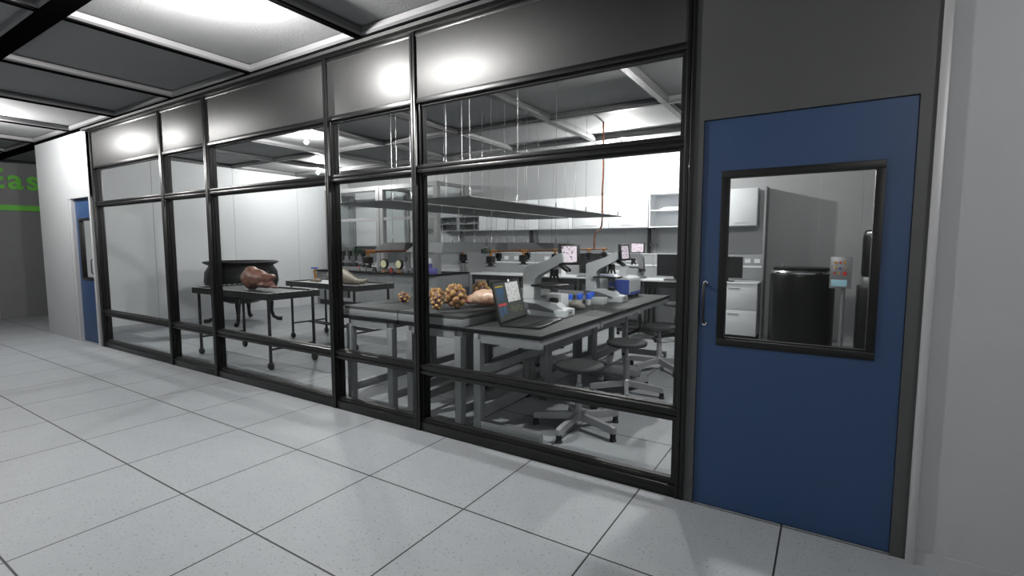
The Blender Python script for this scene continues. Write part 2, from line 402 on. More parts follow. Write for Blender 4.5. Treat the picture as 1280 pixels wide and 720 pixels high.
# ------------------------------------------------------------------ sign on the end wall
sg = thing('wall_sign', 'green lettering reading Eas over a green stripe on the dark end wall', 'sign', (-13.97, 0.1, 2.3))
cu = bpy.data.curves.new('letters', 'FONT'); cu.body = 'Eas'; cu.size = 0.59; cu.extrude = 0.02; cu.offset = 0.012; cu.space_character = 1.15
tmp = bpy.data.objects.new('lettering_curve', cu); COL.objects.link(tmp); bpy.context.view_layer.update()
lm_ = bpy.data.meshes.new_from_object(tmp.evaluated_get(bpy.context.evaluated_depsgraph_get())); lm_.materials.clear(); lm_.materials.append(M_green)
bpy.data.objects.remove(tmp)
lo = bpy.data.objects.new('lettering', lm_); COL.objects.link(lo); lo.parent = sg
lo.location = (0.022, -0.18, 0.50); lo.rotation_euler = (PI/2, 0, PI/2)
MB().box(0.0, -2.5, 0.03, 0.03, 2.2, 0.145).build('stripe', M_green, sg, smooth=False)

# ------------------------------------------------------------------ lamps
def lamp(x, y, watts, label, z=3.27, r=0.032):
    t = thing('ceiling_lamp', label, 'lamp', (x, y, CP), 0, 'globe lamps under the ceiling')
    MB().lathe([(0, 0), (0.075, 0), (0.075, -0.012), (0.03, -0.03), (0.02, z - CP + 0.05), (0, z - CP + 0.05)], (0,0,0), 24).build('ceiling_rose', M_white, t)
    m_ = M_lampglow.copy(); m_.name = 'lamp_globe_glow'
    m_.node_tree.nodes['Principled BSDF'].inputs['Emission Strength'].default_value = watts / (PI * 4 * PI * r * r)
    MB().ball((0, 0, z - CP), r, 1).build('globe', m_, t)
lamp(-2.72, -1.24, 390, 'globe lamp under the corridor ceiling in front of the wide right glazing bay')
lamp(-9.00, -1.24, 310, 'globe lamp under the corridor ceiling in front of the far white wall')
lamp(-6.35, 2.15, 180, 'globe lamp above the black trolleys inside the lab')
lamp(-2.10, 5.25, 330, 'globe lamp above the far end of the hanging canopies', 3.17)
lamp(-9.15, 4.45, 190, 'globe lamp beside the fume hoods in the far corner of the lab')
lamp(0.35, 1.10, 240, 'globe lamp above the aisle beside the lab stools', 3.22, 0.11)
lamp(3.0, -3.3, 130, 'added unseen fill lamp under the corridor ceiling opposite the grey wall right of the blue door')  # fill lamp added behind the camera to brighten the right wall and door

# ------------------------------------------------------------------ lab tables
TZ = 0.903
def leg_post(p, x, y, z0=0.05, z1=0.82, w=0.034, foot=True):
    lg = MB().box(x - w, y - w, z0, x + w, y + w, z1, 0.004).build('leg', M_grey, p)
    if foot: MB().box(x - w + 0.002, y - w + 0.002, 0, x + w - 0.002, y + w - 0.002, z0, 0.003).build('foot_cap', M_rubber, lg)
    return lg
def four_leg_table(loc, label, lx0, lx1):
    t = thing('lab_table', label, 'table', loc, 0, 'lab tables under the hanging canopies')
    tm = MB().box(-0.376, 0, TZ - 0.025, 0.376, 1.2085, TZ, 0.002)
    tp = tm.build('tabletop', [M_top], t); 
    MB().box(-0.3765, -0.0002, TZ - 0.034, 0.3765, 1.2086, TZ - 0.001).build('edge_band', M_edge, tp, smooth=False)
    ap = MB()
    for y in (0.035, 1.165): ap.box(lx0 + 0.034, y - 0.028, 0.80, lx1 - 0.034, y + 0.028, TZ - 0.025)
    for x in (lx0, lx1): ap.box(x - 0.03, 0.03, 0.82, x + 0.03, 1.17, TZ - 0.025)
    ap.build('apron', M_grey, t, smooth=False)
    for x in (lx0, lx1):
        for y in (0.035, 1.165): leg_post(t, x, y)
        MB().box(x - 0.02, 0.069, 0.132, x + 0.02, 1.131, 0.21, 0.003).build('stretcher', M_grey, t)
    return t
def c_frame_table(loc, label):
    t = thing('lab_table', label, 'table', loc, 0, 'lab tables under the hanging canopies')
    tp = MB().box(-0.366, 0, TZ - 0.025, 0.366, 1.2085, TZ, 0.002).build('tabletop', M_top, t)
    MB().box(-0.3665, -0.0002, TZ - 0.034, 0.3665, 1.2086, TZ - 0.001).build('edge_band', M_edge, tp, smooth=False)
    ap = MB()
    for y in (0.035, 1.165): ap.box(-0.24 + 0.034, y - 0.028, 0.795, 0.355, y + 0.028, TZ - 0.025)
    ap.box(0.30, 0.063, 0.82, 0.355, 1.137, TZ - 0.025); ap.box(-0.27, 0.06, 0.82, -0.21, 1.14, TZ - 0.025)
    ap.build('apron', M_grey, t, smooth=False)
    for y in (0.035, 1.165):
        leg_post(t, -0.24, y)
        b = MB().box(-0.206, y - 0.03, 0.05, 0.355, y + 0.03, 0.135, 0.004).build('foot_bar', M_grey, t)
        MB().box(0.285, y - 0.03, 0, 0.345, y + 0.03, 0.05, 0.003).build('foot_cap', M_rubber, b)
    MB().box(-0.262, 0.069, 0.145, -0.218, 1.131, 0.25, 0.003).build('stretcher', M_grey, t)
    MB().box(-0.262, 0.069, 0.50, -0.222, 1.131, 0.58, 0.003).build('stretcher', M_grey, t)
    return t
Y0 = 0.16
PX1, PX2, PX3 = -2.722, -1.957, -1.203
tA = four_leg_table((PX1, Y0, 0), 'black-topped grey lab table by the corridor glass, holding the lone small bulb cluster', -0.296, 0.266)
tB = four_leg_table((PX2, Y0, 0), 'black-topped grey lab table under the heap of bulb clusters by the glass', -0.245, 0.312)
tC = c_frame_table((PX3, Y0, 0), 'black-topped grey lab table carrying the open laptop')
P2 = Y0 + 1.209; P3 = Y0 + 2.418
dup(tA, (PX1, P2, 0), label='black-topped grey lab table behind the one with the lone small bulb cluster')
dup(tA, (PX1, P3, 0), label='farthest black-topped grey lab table under the board nearest the fume hoods')
dup(tB, (PX2, P2, 0), label='black-topped grey lab table under the copper pipe, behind the heap of bulb clusters')
dup(tB, (PX2, P3, 0), label='black-topped grey lab table under the copper pipe nearest the back wall desks')
dup(tC, (PX3, P2, 0), label='black-topped grey lab table behind the laptop table, beside the second stool')
dup(tC, (PX3, P3, 0), label='black-topped grey lab table holding the blue and grey benchtop instrument')

# raised boxes on the two near tables
def raised_box(x0, x1, y0, y1, label):
    t = thing('specimen_box', label, 'box', ((x0+x1)/2, (y0+y1)/2, TZ + 0.001), 0, 'grey boxes with black top plates')
    w, d = (x1-x0)/2, (y1-y0)/2
    MB().box(-w, -d, 0, w, d, 0.062, 0.003).build('body', M_grey, t)
    MB().box(-w + 0.01, -d + 0.005, 0.062, w - 0.005, d - 0.005, 0.092, 0.003).build('top_plate', M_top, t)
    return t
raised_box(-3.10, -2.355, 0.17, 1.30, 'long grey box with black top plate under the lone small bulb cluster')
raised_box(-2.345, -1.60, 0.17, 1.30, 'long grey box with black top plate under the heap of bulb clusters')
BZ = TZ + 0.094

# ------------------------------------------------------------------ specimens
def bulb_cluster(x, y, z, r, label, seed, scl=(1,1,1), n=20):
    m = MB(); rr = random.Random(seed)
    m.ball((0, 0, 0), r * 0.82, 3, scl, 0.12, 2.0, seed)
    m.mi = 1; ga = PI * (3 - math.sqrt(5))
    for i in range(n):
        h = 1 - 2 * (i + 0.5) / n; q = math.sqrt(1 - h*h); a = i * ga + seed
        p = Vector((q*math.cos(a)*scl[0], q*math.sin(a)*scl[1], h*scl[2])) * r * 0.80
        m.ball(p, r * rr.uniform(0.25, 0.33), 2, (1, 1, 1), 0.08, 3, seed + i)
    zmin = min(v.co.z for v in m.bm.verts)
    m.xf(Matrix.Translation((0, 0, -zmin)))
    o = m.build('bulb_cluster', [M_husk, M_bulb], loc=(x, y, z))
    return tag(o, label, 'specimen', 'lumpy bulb clusters')
bulb_cluster(-2.69, 0.60, BZ, 0.060, 'small round yellow-brown bulb cluster sitting alone on its box', 3, n=14)
bulb_cluster(-2.37, 0.74, BZ, 0.080, 'round purple-brown bulb cluster at the outer edge of the heap, beside the mullion', 5)
bulb_cluster(-2.04, 0.36, BZ, 0.070, 'upright two-knobbed bulb cluster at the front of the heap', 8, (0.75, 0.75, 1.25), 16)
bulb_cluster(-1.955, 0.53, BZ, 0.105, 'largest yellow-topped bulb cluster in front of the pale flesh lump', 11, (1, 0.95, 1.15), 26)
bulb_cluster(-2.13, 1.17, BZ, 0.098, 'yellow bulb cluster behind the largest one', 13, (1, 1, 1.1))

def fleshy(name, balls, mat_, loc, label, cat, vox=0.012, rotz=0.0, smooth_it=6):
    m = MB()
    for (c, r, s, sd) in balls: m.ball(c, r, 3, s, 0.18, 2.2, sd)
    zmin = min(v.co.z for v in m.bm.verts); m.xf(Matrix.Translation((0, 0, -zmin - 0.006)))
    o = m.build(name, mat_, loc=loc, rotz=rotz)
    r = o.modifiers.new('r', 'REMESH'); r.mode = 'VOXEL'; r.voxel_size = vox; r.use_smooth_shade = True
    s = o.modifiers.new('s', 'SMOOTH'); s.iterations = smooth_it; s.factor = 0.5
    return tag(o, label, cat) if cat else o
fl = fleshy('flesh_lump', [((0,0,0.08), 0.10, (1.5,0.9,0.85), 1), ((0.12,0.02,0.09), 0.095, (1.2,0.95,0.9), 2), ((-0.15,0,0.06), 0.06, (1.1,0.9,0.8), 3), ((0.22,0.03,0.08), 0.075, (1,1,0.95), 4), ((0.17,-0.03,0.15), 0.03, (1,1,1), 5)],
            M_flesh, (-1.82, 0.80, BZ), 'big pale pink flesh lump between bulb clusters and laptop', 'specimen', rotz=0.1); fl.scale = (0.9, 0.95, 1.0)
for (c, r, sd) in (((0.245, -0.02, 0.12), 0.035, 1), ((0.255, 0.03, 0.06), 0.032, 2), ((-0.19, -0.02, 0.05), 0.03, 4), ((0.19, -0.01, 0.175), 0.024, 5)):
    MB().ball(c, r, 2, (1,1,1), 0.3, 3, sd).build('red_tissue', M_redmeat, fl)
rl = fleshy('organ_lump', [((0,0,0.06), 0.075, (1.3,0.9,0.9), 6), ((0.10,0.02,0.07), 0.06, (1,1,1), 7), ((0.17,-0.01,0.06), 0.045, (1.3,0.7,0.7), 8)],
            M_meat, (-1.80, 1.16, BZ + 0.006), 'red brown organ lump showing above the laptop screen', 'specimen', rotz=0.0); rl.scale = (0.75, 0.9, 1.75)
org = fleshy('organ_specimen', [((-0.19,0,0.16), 0.17, (0.85,0.8,1.25), 21), ((-0.05,0,0.15), 0.15, (1.1,0.85,1.1), 22), ((0.10,0.0,0.17), 0.12, (1.2,0.9,0.75), 23), ((0.20,0.02,0.20), 0.065, (1.3,0.9,0.8), 24), ((0.10,0,0.06), 0.11, (1.5,0.9,0.6), 25), ((-0.22,0,0.28), 0.10, (0.9,0.8,0.9), 26), ((0.30,0,0.025), 0.05, (1.8,0.8,0.5), 27)],
             M_meat, (-5.62, 0.83, 0.968), 'glossy red brown organ specimen lying on the near black trolley', 'specimen', vox=0.016)
org.scale = (1.05, 1.0, 0.78)

# ------------------------------------------------------------------ laptop
lp = thing('laptop', 'open black laptop with a coloured dark screen on the lab table', 'laptop', (-1.345, 0.36, TZ + 0.001), 0)
# local: keyboard deck lies toward +x, screen hinged along the -x edge
w, d = 0.58, 0.36     # along y, along x
lp.rotation_euler = (0, 0, math.radians(8))
bs = MB().box(0, 0, 0, d, w, 0.018, 0.004).build('base', M_blk, lp)
ky = MB()
for i in range(5):
    for j in range(13):
        ky.box(0.03 + i*0.042, 0.03 + j*0.0405, 0.018, 0.03 + i*0.042 + 0.034, 0.03 + j*0.0405 + 0.033, 0.021)
ky.build('keyboard', M_keys, bs, smooth=False)
MB().box(0.265, 0.20, 0.018, 0.34, 0.38, 0.0195).build('touchpad', M_keys, bs, smooth=False)
MB().box(0.345, 0.50, 0.018, 0.355, 0.555, 0.0195).build('label_plate', M_rim, bs, smooth=False)
lid = MB().box(-0.012, 0, 0, 0.0, w, 0.37, 0.004).build('screen_lid', M_blk, lp)
lid.location = (0.004, 0, 0.016); lid.rotation_euler = (0, math.radians(-13), 0)
sc_bg = mat('laptop_screen_background', rgb(58, 62, 60), 0.4, emit=0.25)
sc_y = mat('laptop_screen_yellow', rgb(165, 150, 55), 0.4, emit=0.25); sc_b = mat('laptop_screen_blue', rgb(52, 80, 112), 0.4, emit=0.2)
sc_r = mat('laptop_screen_red', rgb(165, 62, 72), 0.4, emit=0.25); sc_g = mat('laptop_screen_trace', rgb(110, 115, 70), 0.4, emit=0.3)
s = MB()
def sr(y0, z0, y1, z1, mi, e): s.mi = mi; s.box(0.0005, y0, z0, 0.0005 + e, y1, z1)
sr(0.02, 0.02, 0.56, 0.355, 0, 0.001)
sr(0.045, 0.315, 0.20, 0.327, 1, 0.002); sr(0.05, 0.245, 0.19, 0.305, 2, 0.002)
for k in range(3): sr(0.06 + k*0.045, 0.185, 0.085 + k*0.045, 0.240, 2, 0.002)
sr(0.045, 0.150, 0.20, 0.172, 3, 0.002); sr(0.05, 0.06, 0.10, 0.14, 2, 0.002); sr(0.125, 0.075, 0.175, 0.14, 2, 0.002)
sr(0.25, 0.17, 0.52, 0.345, 5, 0.002)
for k in range(22):
    zz = 0.095 + 0.02 * math.sin(k*1.7) + 0.012*math.sin(k*0.6); sr(0.27 + k*0.012, zz, 0.278 + k*0.012, zz + 0.016, 4, 0.002)
s.build('display', [sc_bg, sc_y, sc_b, sc_r, sc_g, M_paper], lid, smooth=False)
MB().ball((0.002, 0.335, 0.363), 0.013, 2, (0.4, 1, 1)).build('camera_dot', mat('white_glow_dot', (0.9, 0.9, 0.9, 1), 0.3, emit=0.5), lid)

# ------------------------------------------------------------------ microscopes
def microscope(loc, label, rot=0.0, disp_rot=0.0, name='microscope', group='large microscopes with tissue displays'):
    """long base along +x, column at the back (-x), arm sloping up to a head and a display"""
    t = thing(name, label, 'microscope', loc, rot, group)
    # base: column plinth, sloped deck to a nose
    b = MB()
    b.prism([(-0.28, 0), (0.20, 0), (0.20, 0.075), (0.12, 0.085), (0.085, 0.125), (-0.09, 0.15), (-0.28, 0.15)], -0.075, 0.075)
    b.prism([(-0.20, 0), (0.10, 0), (0.10, 0.05), (-0.20, 0.10)], -0.125, -0.085)
    b.prism([(-0.20, 0), (0.10, 0), (0.10, 0.05), (-0.20, 0.10)], 0.085, 0.125)
    b.prism([(0.10, 0), (0.20, 0), (0.20, 0.07), (0.10, 0.07)], -0.125, 0.125)
    bmesh.ops.bevel(b.bm, geom=list(b.bm.edges), offset=0.006, segments=2, affect='EDGES')
    b.build('base', M_inst, t)
    c = MB(); c.prism([(-0.28, 0.07), (0.09, 0.045), (0.09, 0.065), (-0.10, 0.12), (-0.28, 0.135)], -0.135, -0.126)
    c.build('side_rail', M_instdark, t, smooth=False)
    a = MB()
    a.prism([(-0.28, 0.15), (-0.15, 0.15), (-0.15, 0.36), (-0.11, 0.40), (0.10, 0.50), (0.16, 0.535), (0.15, 0.62), (0.08, 0.60), (-0.02, 0.535), (-0.24, 0.475), (-0.28, 0.455)], -0.075, 0.075)
    bmesh.ops.bevel(a.bm, geom=list(a.bm.edges), offset=0.008, segments=2, affect='EDGES')
    a.build('column', M_inst, t)
    MB().box(-0.17, -0.11, 0.285, 0.14, 0.11, 0.305, 0.004).build('stage', M_blk, t)
    n = MB(); n.lathe([(0, 0.455), (0.04, 0.455), (0.045, 0.41), (0.036, 0.39), (0, 0.39)], (0.03, 0, 0), 20)
    for k in range(4):
        aa = k * PI/2 + 0.4; cx, cy = 0.03 + 0.034*math.cos(aa), 0.034*math.sin(aa)
        n.tube([(cx*0.8+0.006, cy*0.7, 0.40), (cx + 0.012*math.cos(aa), cy + 0.012*math.sin(aa), 0.335 + 0.012*(k % 2))], [0.014, 0.009], 12)
    n.build('nosepiece', M_blk, t)
    e = MB(); e.tube([(0.10, -0.03, 0.50), (0.19, -0.035, 0.44)], [0.020, 0.016], 14); e.tube([(0.10, 0.03, 0.50), (0.19, 0.035, 0.44)], [0.020, 0.016], 14)
    e.build('eyepiece', M_blk, t)
    MB().tube([(0.03, 0, 0.285), (0.03, 0, 0.23)], [0.05, 0.035], 16).build('condenser', M_instdark, t)
    MB().lathe([(0, 0.127), (0.045, 0.127), (0.045, 0.165), (0.035, 0.175), (0, 0.175)], (0.03, 0.0, 0), 20).build('focus_knob', M_blk, t)
    dp = MB().box(-0.012, -0.105, -0.10, 0.010, 0.105, 0.10, 0.005).build('display', M_blk, t)
    dp.location = (0.185, 0.0, 0.60); dp.rotation_euler = (0, math.radians(-8), disp_rot)
    MB().box(0.0101, -0.072, -0.078, 0.0125, 0.072, 0.078).build('screen', M_tissue, dp, smooth=False)
    br = MB().tube([(0.12, 0, 0.57), (0.175, 0, 0.60)], 0.02, 10).build('display_bracket', M_blk, t)
    mk = MB().box(0.2003, -0.03, 0.03, 0.2012, 0.05, 0.042).build('badge', M_instdark, t, smooth=False)
    return t
mic = microscope((-1.31, 1.22, TZ + 0.001), 'large grey microscope with a pink tissue display behind the laptop', 0.05, -1.0)
microscope((-1.29, 2.70, TZ + 0.001), 'large grey microscope with a pink tissue display beside the blue instrument', 0.05, -0.30)

# small things between the microscopes
bx = thing('carton', 'white carton with a small printed mark behind the near microscope', 'box', (-1.47, 1.66, TZ + 0.001), -0.15)
MB().box(-0.10, -0.07, 0, 0.10, 0.07, 0.17, 0.003).build('body', M_white, bx)
MB().box(-0.035, -0.0712, 0.085, 0.03, -0.0701, 0.10).build('printed_mark', M_instdark, bx, smooth=False)
bl = fleshy('stone_lump', [((0,0,0.05), 0.065, (1.2,1,0.85), 31), ((0.07,0.01,0.03), 0.04, (1,1,0.8), 32)], mat('grey_beige_stone', (0.22, 0.21, 0.185, 1), 0.6, noise_amt=0.3, scale=25), (-1.28, 1.72, TZ), 'grey beige lump on the table beside the near microscope nose', 'stone')
bp = None
spots = [(-1.50, 2.03, 'alone nearest the white carton'), (-1.41, 2.10, 'at the front of the cluster, tallest'), (-1.47, 2.25, 'behind the front one'), (-1.40, 2.36, 'in the middle of the back row'), (-1.42, 2.47, 'closest to the second microscope'), (-1.34, 2.20, 'with its cap toward the stools')]
for i, (x, y, l) in enumerate(spots):
    lab = 'small cloudy bottle with bright blue cap, ' + l
    if bp is None:
        bp = thing('capped_bottle', lab, 'bottle', (x, y, TZ + 0.001), 0, 'blue capped bottles on the table')
        MB().lathe([(0, 0), (0.028, 0), (0.03, 0.01), (0.03, 0.07), (0.022, 0.082), (0, 0.082)], (0,0,0), 16).build('body', M_clear, bp)
        MB().lathe([(0, 0.07), (0.034, 0.07), (0.034, 0.12), (0.03, 0.126), (0, 0.126)], (0,0,0), 16).build('cap', M_bluecap, bp)
    else: dup(bp, (x, y, TZ + 0.001), None, lab)
tr = tag(MB().box(-0.07, -0.10, 0, 0.07, 0.10, 0.075, 0.006).build('sample_tray', M_clear, loc=(-1.27, 2.36, TZ + 0.001), rotz=0.1), 'pale translucent sample tray in front of the second microscope', 'tray')
tag(MB().lathe([(0, 0), (0.02, 0), (0.02, 0.012), (0, 0.012)], (0,0,0), 16).build('bottle_cap', M_blk, loc=(-1.13, 1.82, TZ + 0.001)), 'loose black bottle cap lying on the table beside the grey lump', 'cap')
tag(MB().lathe([(0, 0), (0.018, 0), (0.02, 0.02), (0.012, 0.03), (0, 0.03)], (0,0,0), 16).build('bottle_cap', M_redmeat, loc=(-1.33, 2.02, TZ + 0.001)), 'loose dull red cap lying in front of the blue capped bottles', 'cap')

# benchtop instrument (blue and grey)
ins = thing('benchtop_instrument', 'blue and light grey benchtop instrument with rounded top at the end of the table', 'instrument', (-1.36, 3.42, TZ + 0.001), 0.0)
body = MB(); body.prism([(-0.26, 0.035), (0.16, 0.035), (0.16, 0.235), (0.10, 0.27), (-0.22, 0.27), (-0.26, 0.24)], -0.22, 0.24)
bmesh.ops.bevel(body.bm, geom=list(body.bm.edges), offset=0.014, segments=3, affect='EDGES'); body.build('body', M_inst, ins)
MB().box(-0.13, -0.236, 0.035, 0.155, -0.215, 0.232, 0.006).build('front_panel', M_bluep, ins)
MB().box(-0.25, -0.23, 0.04, -0.135, -0.215, 0.23, 0.004).build('side_panel', M_inst, ins)
MB().box(0.158, -0.20, 0.03, 0.166, 0.22, 0.07, 0.002).build('skirt', M_bluep, ins)
MB().box(-0.26, -0.21, 0.24, -0.10, -0.10, 0.285, 0.006).build('control_pad', M_bluep, ins)
MB().prism([(-0.08, 0.27), (0.05, 0.27), (0.03, 0.36), (-0.06, 0.36)], 0.0, 0.02).build('paper_guide', M_white, ins, smooth=False)
for x in (-0.22, 0.12):
    for y in (-0.18, 0.2): MB().lathe([(0, 0), (0.02, 0), (0.02, 0.036), (0, 0.036)], (x, y, 0), 12).build('foot', M_rubber, ins)

# ------------------------------------------------------------------ stools
def stool(loc, rot, label, dark=False, seat_z=0.575, group='round lab stools along the tables'):
    t = thing('lab_stool', label, 'stool', loc, rot, group)
    mm = M_blk if dark else M_alu
    z = seat_z
    st = MB().lathe([(0, z - 0.055), (0.17, z - 0.055), (0.205, z - 0.045), (0.215, z - 0.02), (0.208, z - 0.005), (0.19, z), (0, z)], (0,0,0), 40).build('seat', M_seat, t)
    for k in range(6): MB().lathe([(0, z), (0.008, z), (0.008, z + 0.0015), (0, z + 0.0015)], (0.13*math.cos(k*PI/3), 0.13*math.sin(k*PI/3), 0), 10).build('stud', M_blk, st)
    MB().lathe([(0, 0.10), (0.033, 0.10), (0.033, 0.36), (0.024, 0.365), (0.024, 0.375), (0, 0.375)], (0,0,0), 20).build('column', mm, t)
    MB().lathe([(0, 0.375), (0.028, 0.375), (0.028, 0.40), (0.018, 0.405), (0.018, z - 0.055), (0, z - 0.055)], (0,0,0), 20).build('gas_post', mm if not dark else M_blk, t)
    MB().lathe([(0, 0.075), (0.045, 0.075), (0.048, 0.15), (0.036, 0.165), (0, 0.165)], (0,0,0), 24).build('hub', mm, t)
    for k in range(5):
        a = 2*PI*k/5
        lg = MB(); lg.prism([(0.04, 0.082), (0.36, 0.062), (0.40, 0.062), (0.40, 0.115), (0.36, 0.122), (0.04, 0.150)], -0.02, 0.02)
        bmesh.ops.bevel(lg.bm, geom=list(lg.bm.edges), offset=0.004, segments=1, affect='EDGES')
        lg.xf(Matrix.Rotation(a, 4, 'Z')); lo_ = lg.build('leg', mm, t)
        f = MB()
        if not dark: f.lathe([(0, 0), (0.030, 0), (0.030, 0.012), (0.024, 0.016), (0.024, 0.062), (0, 0.062)], (0.378*math.cos(a), 0.378*math.sin(a), 0), 16)
        else: f.lathe([(0, -0.02), (0.022, -0.02), (0.03, -0.01), (0.03, 0.01), (0.022, 0.02), (0, 0.02)], (0.378*math.cos(a), 0.378*math.sin(a), 0.03), 16, 'Y'); f.tube([(0.378*math.cos(a), 0.378*math.sin(a), 0.03), (0.378*math.cos(a), 0.378*math.sin(a), 0.066)], 0.012, 8)
        f.build('foot' if not dark else 'caster', M_rubber, lo_)
    return t
a0 = math.atan2(0.40 - 0.76, -0.80 + 0.80)
stl = stool((-0.80, 0.78, 0), a0 + 0.0, 'round grey lab stool beside the laptop table, nearest the glass')
dup(stl, (-0.80, 1.99, 0), a0 + 0.35, 'round grey lab stool beside the near microscope, second from the glass')
dup(stl, (-0.80, 3.22, 0), a0 + 0.8, 'round grey lab stool at the instrument end of the tables, third from the glass')
st2 = stool((-1.10, 5.25, 0), 0.2, 'black caster stool under the desk with the large dark monitor', True, 0.64, 'black caster stools at the back desks')
dup(st2, (-1.75, 5.35, 0), 0.7, 'black caster stool under the desk by the wall conduits, partly behind a grey stool')
dup(st2, (-3.35, 5.30, 0), 0.4, 'black caster stool under the desk seen below the far microscope')

# ------------------------------------------------------------------ hanging canopies, hoods and copper pipes
def hang_rod(m, x, y, z0, z1=CB, r=0.0022):
    m.tube([(x, y, z0), (x, y, z1)], r, 8); m.lathe([(0, z0), (0.009, z0), (0.009, z0 + 0.05), (0.004, z0 + 0.07), (0, z0 + 0.07)], (x, y, 0), 10)
def canopy(x0, x1, y0, y1, z, label):
    t = thing('canopy_board', label, 'canopy', ((x0+x1)/2, (y0+y1)/2, z), 0, 'flat boards hung over the tables')
    w, d = (x1-x0)/2, (y1-y0)/2
    MB().box(-w, -d, 0, w, d, 0.012, 0.002).build('board', M_canopy, t)
    for sx in (-1, 1):
        for yy in (-d + 0.05, -d*0.55, -d*0.1, d*0.35, d - 0.05):
            m = MB(); hang_rod(m, sx*(w - 0.04), yy, 0.012, CP - z); m.build('hanger_rod', M_rod, t)
    return t
canopy(-3.26, -2.45, 0.22, 3.94, 2.0, 'flat grey hanging board nearest the fume hoods')
canopy(-2.36, -1.595, 0.29, 3.94, 2.0, 'flat grey hanging board beside the copper riser')
def hood(x, y, w, d, label, dz=0.0):
    t = thing('trough_hood', label, 'hood', (x, y, 1.525 + dz), 0, 'grey trough hoods under the hanging boards')
    m = MB(); h = 0.095; tw = w*0.72; td = d - 0.10; e = 0.006
    lo_ = [(-w, -d), (w, -d), (w, d), (-w, d)]; hi = [(-tw, -td), (tw, -td), (tw, td), (-tw, td)]
    vo = [m.bm.verts.new((a, b, 0)) for a, b in lo_]; vt = [m.bm.verts.new((a, b, h)) for a, b in hi]
    vi = [m.bm.verts.new((a*0.97, b*0.98, 0)) for a, b in lo_]; vu = [m.bm.verts.new((a*0.95, b*0.98, h - e)) for a, b in hi]
    for i in range(4):
        j = (i+1) % 4
        m.bm.faces.new((vo[i], vo[j], vt[j], vt[i])); m.bm.faces.new((vi[j], vi[i], vu[i], vu[j])); m.bm.faces.new((vo[j], vo[i], vi[i], vi[j]))
    m.bm.faces.new(vt); m.bm.faces.new(list(reversed(vu)))
    m.build('shade', M_hood, t, smooth=False)
    MB().box(-w*0.8, -d + 0.1, 0.012, w*0.8, d - 0.1, 0.03).build('diffuser', M_whitegrey, t, smooth=False)
    for yy in (-d*0.6, d*0.6):
        for sx in (-1, 1):
            mm = MB(); hang_rod(mm, sx*tw*0.6, yy, h, 2.0 - 1.525 - dz, 0.002); mm.build('hanger_rod', M_rod, t)
    return t
hd = hood(-3.12, 1.23, 0.23, 0.42, 'grey trough hood nearest the glass under the board by the fume hoods')
dup(hd, (-3.12, 2.30, 1.525), label='grey trough hood in the middle under the board by the fume hoods')
dup(hd, (-3.12, 3.33, 1.525), label='grey trough hood at the back wall end under the board by the fume hoods')
dup(hd, (-2.27, 0.86, 1.525), label='grey trough hood nearest the glass over the heap of bulb clusters')
dup(hd, (-2.27, 1.98, 1.525), label='grey trough hood in the middle under the board beside the riser')
dup(hd, (-2.27, 3.10, 1.525), label='grey trough hood beside the copper riser at the back end')

def pipe_run(x, y0, y1, z, ys, label, riser=None):
    t = thing('copper_pipe', label, 'pipe', (x, y0, z), 0)
    MB().tube([(0, 0, 0), (0, y1 - y0, 0)], 0.012, 12).build('pipe', M_copper, t)
    for y in ys:
        yy = y - y0
        f = MB(); f.tube([(0, yy - 0.06, 0), (0, yy + 0.06, 0)], 0.016, 12); f.tube([(0, yy, 0), (0, yy, -0.055)], [0.016, 0.014], 12)
        f.tube([(0, yy - 0.075, 0), (0, yy - 0.055, 0)], 0.019, 12); f.tube([(0, yy + 0.055, 0), (0, yy + 0.075, 0)], 0.019, 12)
        fo = f.build('fitting', M_brass, t)
        n = MB(); n.box(-0.035, yy - 0.035, -0.115, 0.035, yy + 0.035, -0.05, 0.006)
        n.lathe([(0, -0.115), (0.055, -0.115), (0.06, -0.125), (0, -0.125)], (0, yy, 0), 20); n.lathe([(0, -0.15), (0.055, -0.15), (0.055, -0.157), (0, -0.157)], (0, yy, 0), 20)
        n.tube([(0, yy, -0.15), (0, yy, -0.12)], 0.03, 10)
        n.build('spray_head', M_blk, fo)
    v = MB(); v.tube([(0, -0.10, -0.005), (0, 0.0, 0)], 0.02, 10); v.lathe([(0, 0.0), (0.028, 0.0), (0.028, 0.012), (0, 0.012)], (0, -0.06, 0.02), 12); v.box(-0.012, -0.13, -0.02, 0.012, -0.09, 0.025)
    v.build('end_valve', M_verd, t)
    if riser:
        dy = riser - y0
        pts = [(0, dy, 0), (0, dy, 0.10), (0, dy + 0.01, 0.18), (0.0, dy + 0.05, 0.24), (0.0, dy + 0.22, 0.30), (0, dy + 0.28, 0.36), (0, dy + 0.29, 0.48), (0, dy + 0.28, 0.9), (0.008, dy + 0.29, 1.2), (0, dy + 0.28, CP - z)]
        MB().tube(pts, 0.013, 12).build('riser', M_copper, t)
        w_ = MB()
        for k in range(60):
            pass
        sp = [(0.018*math.cos(k*0.9), dy + 0.285 + 0.018*math.sin(k*0.9), 0.5 + k*0.006) for k in range(60)]
        w_.tube(sp, 0.006, 6).build('wound_wire', M_copper, t)
    return t
pipe_run(-1.95, 1.08, 4.30, 1.53, [1.10, 1.75, 2.53, 3.1, 3.6, 4.15], 'copper pipe with black spray heads and a riser to the ceiling', 3.78)
pipe_run(-2.81, 0.20, 4.00, 1.53, [0.25, 0.95, 1.75, 2.53, 3.3], 'copper pipe with black spray heads nearest the fume hoods')

